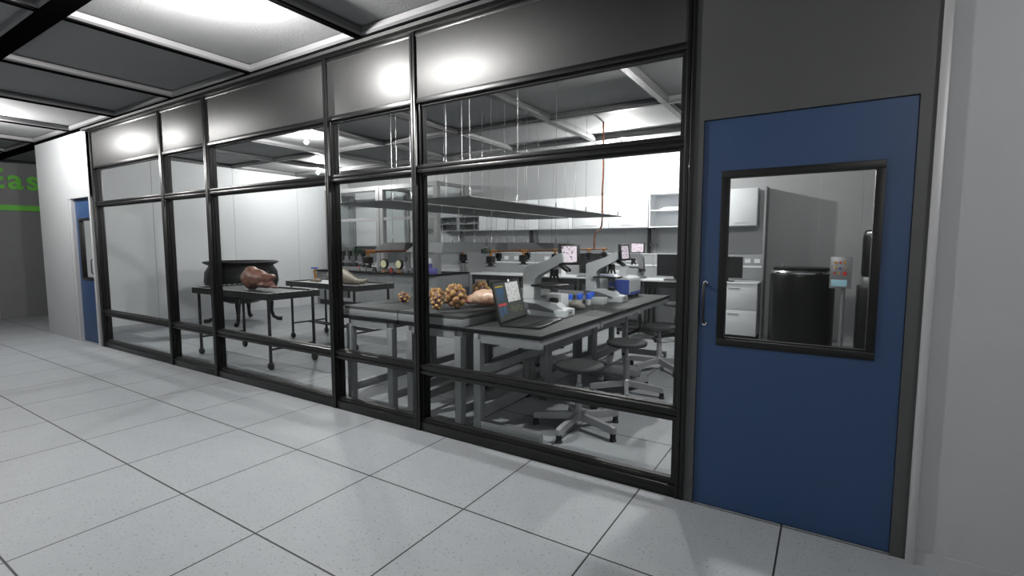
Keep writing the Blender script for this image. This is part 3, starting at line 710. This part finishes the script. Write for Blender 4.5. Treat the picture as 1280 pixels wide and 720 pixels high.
# ------------------------------------------------------------------ trolleys
def trolley(loc, rot, label, L=1.90, W=0.74, light=False):
    t = thing('trolley', label, 'trolley', loc, rot, 'black wheeled trolleys')
    z = 0.985; h = 0.085
    tm = MB()
    tm.box(-L/2, -W/2, z - h, L/2, -W/2 + 0.02, z); tm.box(-L/2, W/2 - 0.02, z - h, L/2, W/2, z)
    tm.box(-L/2, -W/2 + 0.02, z - h, -L/2 + 0.02, W/2 - 0.02, z); tm.box(L/2 - 0.02, -W/2 + 0.02, z - h, L/2, W/2 - 0.02, z)
    tr_ = tm.build('tray_rim', M_bmetal, t, smooth=False)
    bd = MB(); n = 24
    for i in range(n):
        x = -L/2 + (i + 0.5) * L / n
        for y in (-W/2 + 0.01, W/2 - 0.01): bd.box(x - L/n*0.28, y - 0.008, z, x + L/n*0.28, y + 0.008, z + 0.004)
    for i in range(9):
        y = -W/2 + (i + 0.5) * W / 9
        for x in (-L/2 + 0.01, L/2 - 0.01): bd.box(x - 0.008, y - 0.022, z, x + 0.008, y + 0.022, z + 0.004)
    bd.build('rim_glints', M_rim, tr_, smooth=False)  # pale dashes stand in for the broken highlights along the rim
    MB().box(-L/2 + 0.02, -W/2 + 0.02, z - 0.045, L/2 - 0.02, W/2 - 0.02, z - 0.020).build('tray', M_traylight if light else M_tray, t, smooth=False)
    lx, ly = L/2 - 0.09, W/2 - 0.05
    for sx in (-1, 1):
        for sy in (-1, 1):
            lg = MB().tube([(sx*lx, sy*ly, 0.10), (sx*lx, sy*ly, z - h)], 0.02, 12).build('leg', M_bmetal, t)
            c = MB(); c.lathe([(0, -0.032), (0.025, -0.030), (0.044, -0.020), (0.053, -0.007), (0.053, 0.007), (0.044, 0.020), (0.025, 0.030), (0, 0.032)], (sx*lx, sy*ly + 0.0, 0.0535), 24, 'Y')
            c.tube([(sx*lx, sy*ly, 0.085), (sx*lx, sy*ly, 0.112)], 0.013, 10)
            c.build('caster', M_rubber, lg)
    rz = 0.26
    for sx in (-1, 1): MB().tube([(sx*lx, -ly, rz), (sx*lx, ly, rz)], 0.014, 10).build('side_rail', M_bmetal, t)
    MB().tube([(-lx, 0.05, rz), (lx, 0.05, rz)], 0.014, 10).build('long_rail', M_bmetal, t)
    MB().tube([(-lx, -0.05, rz), (lx, -0.05, rz)], 0.014, 10).build('long_rail', M_bmetal, t)
    return t
trolley((-5.83, 0.85, 0), 0, 'black wheeled trolley carrying the red brown organ, nearest the glass')
trolley((-5.83, 2.28, 0), math.radians(-4), 'black wheeled trolley with a light perforated tray, behind the organ trolley', light=True)
# hide and claw on the second trolley
m = MB(); m.tube([(-0.30, 0, 0.11), (-0.15, 0.01, 0.14), (0.05, 0, 0.12), (0.25, -0.02, 0.075), (0.40, -0.03, 0.045), (0.50, 0.02, 0.05), (0.54, 0.06, 0.09)], [0.07, 0.12, 0.11, 0.075, 0.045, 0.035, 0.015], 16)
for sx in (-0.1, 0.15): m.tube([(sx, 0.08, 0.10), (sx + 0.05, 0.16, 0.04), (sx + 0.10, 0.18, 0.02)], [0.04, 0.03, 0.018], 10)
m.xf(Matrix.Translation((0, 0, 0.0)))
tag(m.build('hide_specimen', M_bone, loc=(-5.65, 2.22, 0.968)), 'beige tapering hide specimen lying on the perforated trolley', 'specimen')
cl = thing('hand_tool', 'hand tool with blue and orange handle standing on the perforated trolley', 'tool', (-6.42, 2.28, 0.966))
MB().tube([(0, 0, 0.02), (0.02, 0, 0.10), (-0.02, 0, 0.17), (0.03, 0.0, 0.23)], [0.012, 0.02, 0.018, 0.012], 10).build('handle', M_brass, cl)
MB().box(-0.09, -0.015, 0.22, 0.07, 0.015, 0.245, 0.005).build('cross_bar', M_bluep, cl)
MB().box(-0.10, -0.04, 0.0, 0.12, 0.04, 0.045, 0.006).build('base', M_bone, cl)

# ------------------------------------------------------------------ cauldron
cd = thing('cauldron', 'huge black iron cauldron on curved legs behind the organ trolley', 'cauldron', (-9.15, 2.55, 0))
MB().lathe([(0, 0.40), (0.25, 0.41), (0.48, 0.50), (0.62, 0.66), (0.68, 0.86), (0.66, 1.05), (0.60, 1.15), (0.585, 1.18), (0.66, 1.215), (0.69, 1.235), (0.69, 1.255), (0.66, 1.265), (0.56, 1.19), (0.60, 1.05), (0.62, 0.86), (0.56, 0.70), (0.42, 0.56), (0, 0.48)], (0,0,0), 56).build('bowl', M_iron, cd)
for k in range(4):
    a = math.radians(-40 + 90 * k); c, s_ = math.cos(a), math.sin(a)
    MB().tube([(0.45*c, 0.45*s_, 0.55), (0.52*c, 0.52*s_, 0.40), (0.52*c, 0.52*s_, 0.22), (0.56*c, 0.56*s_, 0.10), (0.64*c, 0.64*s_, 0.055), (0.72*c, 0.72*s_, 0.05)], [0.06, 0.05, 0.035, 0.035, 0.04, 0.045], 12).build('leg', M_iron, cd)
for sgn in (-1, 1):
    MB().tube([(0.64, sgn*0.10, 1.10), (0.76, sgn*0.10, 1.05), (0.80, sgn*0.06, 0.98), (0.78, 0, 0.95)] if sgn > 0 else [(-0.64, 0.10, 1.10), (-0.76, 0.10, 1.05), (-0.78, 0, 0.98), (-0.76, -0.10, 1.05), (-0.64, -0.10, 1.10)], 0.022, 10).build('ear_handle', M_iron, cd)

# ------------------------------------------------------------------ back wall: desks, monitors, wall cabinets
DZ = 0.97; DY = 5.78
def desk(x0, x1, label):
    t = thing('wall_desk', label, 'desk', (x0, DY, 0), 0, 'white desks along the back wall'); w = x1 - x0; d = YB - DY - 0.005
    MB().box(0.002, 0, DZ - 0.035, w - 0.002, d - 0.16, DZ, 0.003).build('desktop', M_white, t)
    f = MB(); f.box(0.02, 0.03, DZ - 0.14, w - 0.02, 0.07, DZ - 0.035); f.box(0.02, 0.05, 0.10, w - 0.02, 0.075, 0.17)
    for x in (0.03, w - 0.07):
        f.box(x, 0.03, 0.0, x + 0.04, 0.07, DZ - 0.14)
        f.box(x, d - 0.22, 0, x + 0.04, d - 0.18, DZ - 0.035); f.box(x, 0.07, 0.0, x + 0.04, d - 0.22, 0.06); 
    f.build('leg_frame', M_blk, t, smooth=False)
    MB().box(0.02, d - 0.175, 0.12, w - 0.02, d - 0.16, DZ - 0.04).build('modesty_panel', M_whitegrey, t, smooth=False)
    hp = MB(); hp.box(0.002, d - 0.155, 0.0 + 0.5, w - 0.002, d, 1.41, 0.003); hp.build('hutch_panel', M_whitegrey, t)
    k = MB()
    for i in range(4):
        x = w*(0.18 + 0.2*i)
        k.box(x, d - 0.162, 1.26, x + 0.11, d - 0.155, 1.34)
    k.box(0.01, d - 0.166, 1.185, w - 0.01, d - 0.155, 1.215)
    k.build('outlet_strip', M_inst, t, smooth=False)
    MB().box(0.0, d - 0.165, 1.41, w, d, 1.425).build('hutch_cap', M_white, t, smooth=False)
    return t
dx = [-5.75, -4.45, -3.15, -1.85, -0.535]
dl = ['white back wall desk nearest the base cabinets, below the grey open shelves', 'white back wall desk seen behind the flesh lump', 'white back wall desk holding the monitor behind the second microscope', 'white back wall desk holding the large dark monitor beside the door frame']
for i in range(4): desk(dx[i], dx[i+1], dl[i])
def monitor(x, y, w, h, label, rot=0.0, z=None):
    t = thing('monitor', label, 'monitor', (x, y, (z or DZ) + 0.001), rot, 'dark monitors on the back desks')
    MB().box(-w/2, -0.02, 0.06, w/2, 0.015, 0.06 + h, 0.004).build('case', M_blk, t)
    MB().box(-w/2 + 0.012, -0.0215, 0.072, w/2 - 0.012, -0.0201, 0.048 + h).build('screen', M_screenoff, t, smooth=False)
    m = MB(); m.box(-0.03, 0.015, 0.01, 0.03, 0.035, 0.25); m.box(-0.12, -0.06, 0, 0.12, 0.10, 0.012, 0.004); m.build('stand', M_blk, t)
monitor(-1.32, 5.98, 0.66, 0.395, 'large dark monitor on the back desk beside the door frame')
monitor(-2.92, 6.02, 0.58, 0.40, 'dark monitor on the back desk behind the second microscope')
monitor(-0.47, 5.98, 0.50, 0.36, 'dark monitor seen through the blue door window', z=0.976)
def keyboard(x, y, label):
    t = thing('keyboard', label, 'keyboard', (x, y, DZ + 0.001), 0)
    MB().box(-0.22, -0.07, 0, 0.22, 0.07, 0.018, 0.004).build('case', M_instdark, t)
    k = MB()
    for i in range(12):
        for j in range(4): k.box(-0.205 + i*0.0345, -0.058 + j*0.03, 0.018, -0.205 + i*0.0345 + 0.028, -0.058 + j*0.03 + 0.024, 0.023)
    k.build('keys', M_blk, t, smooth=False)
keyboard(-1.25, 5.83, 'dark keyboard in front of the large monitor'); keyboard(-2.95, 5.86, 'dark keyboard in front of the monitor behind the second microscope')
# dark upright microscope on the desk
um = thing('upright_microscope', 'dark upright microscope with a pink tissue display on the back desk', 'microscope', (-2.02, 5.98, DZ + 0.001), 0.0)
b = MB(); b.box(-0.14, -0.12, 0, 0.14, 0.12, 0.045, 0.01); b.build('base', M_instdark, um)
b = MB(); b.prism([(0.02, 0.045), (0.12, 0.045), (0.13, 0.26), (0.11, 0.40), (0.02, 0.46), (-0.14, 0.46), (-0.14, 0.38), (0.0, 0.36), (0.04, 0.24)], -0.05, 0.05); b.build('arm', M_instdark, um)
MB().box(-0.13, -0.08, 0.19, 0.06, 0.08, 0.205, 0.003).build('stage', M_blk, um)
b = MB(); b.tube([(-0.08, 0, 0.38), (-0.08, 0, 0.33)], 0.05, 14)
for k in range(3): b.tube([(-0.08, 0, 0.34), (-0.08 + 0.05*math.cos(k*2.1 - 2), 0.05*math.sin(k*2.1 - 2), 0.255)], [0.022, 0.014], 10)
b.build('nosepiece', M_blk, um)
MB().lathe([(0, -0.09), (0.035, -0.09), (0.035, 0.09), (0, 0.09)], (0.10, 0, 0.15), 18, 'Y').build('focus_knob', M_blk, um)
dd = MB().box(-0.13, -0.012, 0.47, 0.13, 0.012, 0.66, 0.004).build('display', M_blk, um)
MB().box(-0.112, -0.0135, 0.485, 0.112, -0.0121, 0.645).build('screen', M_tissue, dd, smooth=False)
ub = thing('white_case', 'white case with sloping top on the back desk behind the near microscope', 'case', (-3.66, 5.95, DZ + 0.001))
b = MB(); b.prism([(-0.20, 0), (0.14, 0), (0.14, 0.30), (-0.04, 0.30), (-0.20, 0.12)], -0.10, 0.10); b.build('body', M_white, ub, smooth=False)
MB().box(0.03, -0.104, 0.05, 0.12, -0.1001, 0.25).build('side_hatch', M_whitegrey, ub, smooth=False)
tag(MB().box(-0.09, -0.12, 0, 0.09, 0.12, 0.14, 0.004).build('paper_stack', M_white, loc=(-2.36, 5.92, DZ + 0.001), rotz=0.1), 'white stack of paper on the back desk beside the dark upright microscope', 'paper')

def wall_cab(x0, x1, label, z0=1.915, z1=2.545, is_open=False, y0=6.2, mt=None):
    t = thing('wall_cabinet', label, 'cabinet', (x0, y0, z0), 0, 'cabinets on the back wall'); w = x1 - x0; d = YB - y0 - 0.004; h = z1 - z0; e = 0.02
    mt = mt or M_white
    m = MB(); m.box(0.001, 0, 0, w - 0.001, d, e); m.box(0.001, 0, h - e, w - 0.001, d, h); m.box(0.001, 0, e, e, d, h - e); m.box(w - e, 0, e, w - 0.001, d, h - e); m.box(e, d - 0.012, e, w - e, d, h - e)
    m.build('body', mt, t, smooth=False)
    if is_open:
        MB().box(e, 0.01, h*0.5 - 0.012, w - e, d - 0.012, h*0.5 + 0.008).build('shelf', mt, t, smooth=False)
    else:
        dr = MB().box(0.005, -0.020, 0.004, w - 0.005, -0.001, h - 0.004, 0.002).build('door', mt, t)
        MB().box(w*0.32, -0.030, 0.055, w*0.68, -0.020, 0.067, 0.002).build('handle', M_rim, dr)
    return t
cx = [-5.80, -5.02, -4.24, -3.46, -2.68, -1.90]
cl_ = ['closed white wall cabinet beside the open grey shelves', 'closed white wall cabinet second from the open grey shelves', 'closed white wall cabinet in the middle of the row above the conduits', 'closed white wall cabinet behind the copper riser', 'closed white wall cabinet touching the open white cabinet']
for i in range(5): wall_cab(cx[i], cx[i+1], cl_[i])
oc = wall_cab(-1.89, -1.26, 'open white wall cabinet with one shelf at the door frame', is_open=True)
wall_cab(-1.255, -0.565, 'closed white wall cabinet hidden mostly by the door frame')
wall_cab(-0.56, -0.06, 'closed white wall cabinet seen through the blue door window')
wall_cab(-7.07, -6.45, 'open grey wall shelf unit nearest the fume hoods', 1.915, 2.25, True, mt=M_whitegrey)
wall_cab(-6.44, -5.82, 'open grey wall shelf unit touching the closed white cabinets', 1.915, 2.25, True, mt=M_whitegrey)
tag(MB().box(-0.17, -0.05, 0, 0.17, 0.05, 0.04, 0.004).build('folder', M_white, loc=(-1.49, 6.38, 2.249)), 'white folder lying on the shelf of the open white cabinet', 'folder')
tag(MB().box(-0.10, -0.05, 0, 0.10, 0.05, 0.20, 0.004).build('carton', M_white, loc=(-6.95, 6.40, 1.426)), 'white carton standing below the open grey shelves', 'box')
bpy.data.objects['carton.001'].location = (-5.62, 6.45, 1.426)
# tall end board and drawer unit by the door
tag(MB().box(0.045, 6.16, 0, 0.075, YB - 0.004, 2.56, 0.002).build('end_board', M_whitegrey), 'tall light grey end board closing the row of cabinets', 'board')
du = thing('drawer_unit', 'white two-drawer unit seen through the blue door window', 'drawers', (-0.53, 5.80, 0))
m = MB(); m.box(0, 0.0, 0.10, 0.565, 0.60, 0.95); m.build('body', M_white, du, smooth=False)
MB().box(0.02, 0.05, 0, 0.545, 0.58, 0.10).build('plinth', M_blk, du, smooth=False)
MB().box(-0.003, -0.03, 0.95, 0.57, 0.60, 0.975, 0.003).build('top', M_white, du)
for z0, z1 in ((0.105, 0.52), (0.53, 0.945)):
    d_ = MB().box(0.006, -0.018, z0, 0.559, -0.0005, z1, 0.002).build('drawer', M_white, du)
    MB().box(0.12, -0.026, z1 - 0.07, 0.30, -0.018, z1 - 0.06, 0.002).build('handle', M_instdark, d_)
pn = thing('outlet_panel', 'light grey outlet panel behind the drawer unit', 'panel', (-0.53, 6.42, 0.98))
MB().box(0, 0, -0.05, 0.57, 0.15, 0.44, 0.003).build('panel', M_whitegrey, pn)
k = MB(); k.box(0.28, -0.006, 0.30, 0.37, 0, 0.37); k.box(0.43, -0.006, 0.30, 0.52, 0, 0.37); k.box(0.0, -0.008, 0.22, 0.57, 0, 0.25); k.build('outlet', M_inst, pn, smooth=False)
# conduits on the wall
def conduit(x, z0, z1, label):
    t = thing('wall_conduit', label, 'conduit', (x, YB - 0.06, z0), 0)
    MB().tube([(0, 0, 0), (0, 0, z1 - z0)], 0.035, 12).build('pipe', M_blk, t)
    MB().tube([(0.11, 0, 0), (0.11, 0, z1 - z0)], 0.025, 12).build('thin_pipe', M_instdark, t)
    MB().box(-0.05, -0.03, 0.15, 0.16, 0.055, 0.18).build('clamp', M_instdark, t, smooth=False)
conduit(-1.97, 1.43, 1.913, 'pair of dark wall conduits under the open white cabinet')
conduit(-4.62, 1.43, 1.913, 'pair of dark wall conduits under the middle wall cabinets')

# ------------------------------------------------------------------ tanks behind the door
def tank(x, y, r, h, z0, label, lid_h=0.06):
    t = thing('steel_tank', label, 'tank', (x, y, z0), 0, 'black steel tanks')
    MB().lathe([(0, 0), (r*0.96, 0), (r, 0.03), (r, h - 0.05), (r*0.985, h - 0.02), (r*0.95, h), (0, h)], (0,0,0), 64).build('body', M_iron, t)
    MB().lathe([(r*0.9, h - 0.012), (r*0.985, h - 0.012), (r*0.995, h + 0.01), (r*0.97, h + 0.03), (r*0.9, h + 0.03)], (0,0,0), 64).build('rim', M_chrome, t)
    MB().lathe([(0, h), (r*0.9, h), (r*0.92, h + lid_h), (r*0.88, h + lid_h + 0.015), (0, h + lid_h + 0.02)], (0,0,0), 64).build('lid', M_iron, t)
    MB().tube([(-r*0.6, -r*0.35, h + lid_h), (-r*0.6, -r*0.35, h + lid_h + 0.08)], 0.008, 8).build('valve_pin', M_chrome, t)
tank(0.655, 5.62, 0.43, 1.18, 0.0, 'wide black steel tank with a shiny rim behind the blue door')
st_ = thing('tank_stand', 'dark steel stand under the smaller upper tank behind the blue door', 'stand', (1.68, 5.32, 0))
MB().box(-0.34, -0.30, 0, 0.34, 0.30, 1.02, 0.01).build('cabinet', M_iron, st_)
MB().box(-0.30, -0.27, 1.02, 0.30, 0.27, 1.16, 0.008).build('collar', M_steelbox, st_)
tank(1.66, 5.32, 0.29, 0.58, 1.161, 'smaller black steel tank standing high on a stand behind the blue door', 0.04)
cp = thing('control_panel', 'grey control panel on a post with coloured buttons and a pale readout', 'control panel', (1.13, 5.05, 0))
MB().box(-0.125, -0.05, 1.0, 0.125, 0.05, 1.43, 0.005).build('box', M_steelbox, cp)
MB().tube([(0.04, 0.02, 0.03), (0.04, 0.02, 1.0)], 0.025, 12).build('post', M_steelbox, cp)
MB().lathe([(0, 0), (0.13, 0), (0.13, 0.02), (0.03, 0.035), (0, 0.035)], (0.04, 0.02, 0), 24).build('foot_plate', M_steelbox, cp)
MB().box(-0.105, -0.056, 1.03, 0.075, -0.05, 1.12, 0.002).build('readout', M_lcd, cp)
for i, (x, z, mm, r) in enumerate([(-0.06, 1.355, M_yel, 0.016), (-0.01, 1.355, M_red, 0.016), (0.04, 1.355, M_yel, 0.016), (-0.06, 1.29, M_yel, 0.014), (-0.01, 1.275, M_bluebtn, 0.014), (-0.07, 1.21, M_red, 0.016), (-0.02, 1.205, M_yel, 0.014), (0.045, 1.205, M_red, 0.028), (0.05, 1.28, M_yel, 0.012)]):
    MB().lathe([(0, -0.072), (r*0.8, -0.072), (r, -0.066), (r, -0.05), (0, -0.05)], (x, 0, z), 16, 'Y').build('button', mm, cp)

# ------------------------------------------------------------------ fume hoods and base cabinets on the left
CZ = 0.93; CY = 5.40
def base_cab(x0, x1, label, niche=False):
    t = thing('base_cabinet', label, 'cabinet', (x0, CY, 0), 0, 'base cabinets under the fume hoods'); w = x1 - x0; d = YB - CY - 0.005
    MB().box(0.001, 0.06, 0, w - 0.001, d, 0.14).build('plinth', M_blk, t, smooth=False)
    m = MB()
    if niche:
        m.box(0.001, 0, 0.14, w*0.58, d, 0.89); m.box(w*0.58, 0, 0.14, w*0.86, d, 0.2); m.box(w*0.86, 0, 0.14, w - 0.001, d, 0.89); m.box(w*0.58, 0.3, 0.2, w*0.86, d, 0.89); m.box(w*0.58, 0, 0.83, w*0.86, 0.3, 0.89)
        m.build('body', M_whitegrey, t, smooth=False)
        MB().box(w*0.582, 0.27, 0.2, w*0.858, 0.299, 0.829).build('niche_back', M_blk, t, smooth=False)
        drs = [(0.004, w*0.57)]
    else:
        m.box(0.001, 0, 0.14, w - 0.001, d, 0.89); m.build('body', M_whitegrey, t, smooth=False); drs = [(0.004, w/2 - 0.003), (w/2 + 0.003, w - 0.004)]
    for i, (a, b) in enumerate(drs):
        dr = MB().box(a, -0.02, 0.15, b, -0.0005, 0.88, 0.002).build('door', M_whitegrey, t)
        hx = b - 0.05 if i == 0 else a + 0.05
        MB().tube([(hx, -0.02, 0.50), (hx, -0.04, 0.51), (hx, -0.04, 0.60), (hx, -0.02, 0.61)], 0.006, 8).build('handle', M_instdark, dr)
base_cab(-10.60, -9.10, 'pale base cabinet with a dark open niche under the first fume hood', True)
base_cab(-9.095, -7.75, 'pale two-door base cabinet under the gauge stands')
base_cab(-7.745, -6.40, 'pale two-door base cabinet under the purple boxes')
tag(MB().box(-10.62, CY - 0.10, 0.891, -6.38, YB - 0.005, CZ, 0.003).build('worktop', M_edge), 'long black worktop lying over the pale base cabinets', 'worktop')
def fume_hood(x0, x1, label, mid=0.5):
    t = thing('fume_hood', label, 'fume hood', (x0, CY + 0.15, CZ + 0.001), 0, 'grey framed fume hoods'); w = x1 - x0; d = YB - CY - 0.18; h = 3.02 - CZ; p = 0.11
    f = MB()
    f.box(0, 0, 0.0, p, 0.12, h); f.box(w - p, 0, 0.0, w, 0.12, h); f.box(p, 0.01, h - 0.10, w - p, 0.11, h); f.box(p, 0.02, 1.25, w - p, 0.09, 1.325); f.box(p, 0, 0, w - p, 0.12, 0.09)
    f.box(0, 0.12, h - 0.08, p*0.6, d, h); f.box(w - p*0.6, 0.12, h - 0.08, w, d, h); f.box(0, d - 0.08, 0, p*0.6, d, h - 0.08); f.box(w - p*0.6, d - 0.08, 0, w, d, h - 0.08)
    f.build('frame', M_hoodframe, t, smooth=False)
    MB().box(p*0.6, d - 0.02, 0, w - p*0.6, d, h).build('back_panel', M_wall, t, smooth=False)
    MB().box(p, 0.04, 1.325, w - p, 0.046, h - 0.10).build('sash_glass', M_tglass, t, smooth=False)
    MB().box(p*0.6, d - 0.45, 0.62, w - p*0.6, d - 0.02, 0.64).build('shelf', M_hoodframe, t, smooth=False)
    for xx in (0.02, w - 0.026): MB().box(xx, 0.12, 0.10, xx + 0.006, d - 0.08, h - 0.08).build('side_glass', M_tglass, t, smooth=False)
fume_hood(-10.40, -8.36, 'tall grey framed fume hood in the far corner of the lab')
fume_hood(-8.34, -6.50, 'tall grey framed fume hood beside the open grey shelves')
# row of small black instruments, gauges, boxes on the worktop
bt_ = None
for i, (x, l) in enumerate([(-10.02, 'touching the hood post'), (-9.78, 'second from the hood post'), (-9.52, 'third from the hood post'), (-9.25, 'at the free end of the row')]):
    lab = 'small black bench burner in the fume hood, ' + l
    if bt_ is None:
        bt_ = thing('bench_burner', lab, 'burner', (x, 5.80, CZ + 0.002), 0, 'row of black bench burners in the fume hood')
        MB().box(-0.11, -0.09, 0, 0.11, 0.09, 0.17, 0.01).build('base', M_blk, bt_)
        MB().tube([(0, 0, 0.17), (0, 0, 0.36)], 0.03, 12).build('stem', M_blk, bt_)
        MB().box(-0.05, -0.05, 0.36, 0.05, 0.05, 0.50, 0.01).build('head', M_blk, bt_)
        MB().tube([(0.0, -0.02, 0.20), (0.08, -0.05, 0.23), (0.10, -0.05, 0.18)], 0.02, 10).build('side_arm', M_instdark, bt_)
    else: dup(bt_, (x, 5.80, CZ + 0.002), None, lab)
gg = None
for i, (x, y, l) in enumerate([(-8.08, 5.15, 'in clear view'), (-7.58, 5.19, 'partly behind a spray head')]):
    lab = 'round cream gauge on a small brass stand, ' + l
    y = 5.42
    if gg is None:
        gg = thing('gauge', lab, 'gauge', (x, y, CZ + 0.002), 0.0, 'cream faced gauges on the worktop')
        g_ = MB(); g_.lathe([(0, -0.03), (0.115, -0.03), (0.125, -0.02), (0.125, 0.03), (0, 0.03)], (0, 0, 0.20), 28, 'Y'); g_.build('case', M_blk, gg)
        MB().lathe([(0, -0.034), (0.092, -0.034), (0.092, -0.029), (0, -0.029)], (0, 0, 0.20), 28, 'Y').build('dial', M_cream, gg)
        MB().lathe([(0, 0), (0.07, 0), (0.07, 0.015), (0.015, 0.03), (0.012, 0.09), (0, 0.09)], (0, 0, 0), 18).build('stand', M_brass, gg)
    else: dup(gg, (x, y, CZ + 0.002), -0.05, lab)
for i, (x, y, s_, l) in enumerate([(-6.95, 5.45, 0.15, 'purple card box at the end of the worktop near the mullion'), (-6.62, 5.45, 0.13, 'purple card box at the worktop corner seen past the mullion'), (-6.98, 5.80, 0.30, 'tall purple and white canister behind the purple boxes')]):
    if i < 2: tag(MB().box(-0.15, -0.06, 0, 0.15, 0.06, s_, 0.004).build('card_box', M_purple, loc=(x, y, CZ + 0.001)), l, 'box')
    else:
        t = thing('canister', l, 'canister', (x, y, CZ + 0.002)); MB().lathe([(0, 0), (0.07, 0), (0.07, 0.22), (0, 0.22)], (0,0,0), 20).build('body', M_purple, t); MB().lathe([(0, 0.22), (0.07, 0.22), (0.06, 0.34), (0, 0.35)], (0,0,0), 20).build('lid', M_white, t)
small = [(-8.95, M_red, 0.03, 'small red topped vial on the worktop'), (-8.72, M_purple, 0.03, 'small violet topped vial on the worktop'), (-8.40, M_blk, 0.05, 'small black pot on the worktop'), (-7.83, M_redmeat, 0.045, 'dull red jar on the worktop between the gauges and the vials'), (-7.32, M_instdark, 0.05, 'dark grey jar on the worktop below the gauge'), (-7.15, M_chrome, 0.05, 'shiny steel jar on the worktop by the purple boxes')]
for x, mm, r, l in small:
    t = thing('lab_jar', l, 'jar', (x, 5.40, CZ + 0.001)); MB().lathe([(0, 0), (r, 0), (r*1.05, 0.02), (r*1.05, 0.07), (r*0.7, 0.09), (0, 0.09)], (0,0,0), 18).build('body', M_instdark if mm in (M_red, M_purple) else mm, t)
    MB().lathe([(0, 0.085), (r*0.75, 0.085), (r*0.75, 0.115), (0, 0.12)], (0,0,0), 18).build('cap', mm, t)

# ------------------------------------------------------------------ world and colour
w = bpy.data.worlds.new('world'); S.world = w; w.use_nodes = True
w.node_tree.nodes['Background'].inputs[0].default_value = (0.05, 0.05, 0.05, 1)
vs = S.view_settings; vs.view_transform = 'Standard'; vs.look = 'None'; vs.gamma = 1.0; vs.use_curve_mapping = False; vs.exposure = 0.35
S.cycles.max_bounces = 8; S.cycles.diffuse_bounces = 4; S.cycles.glossy_bounces = 3; S.cycles.transparent_max_bounces = 16
S.cycles.caustics_reflective = False; S.cycles.caustics_refractive = False
S.cycles.sample_clamp_indirect = 4.0; S.cycles.use_denoising = True
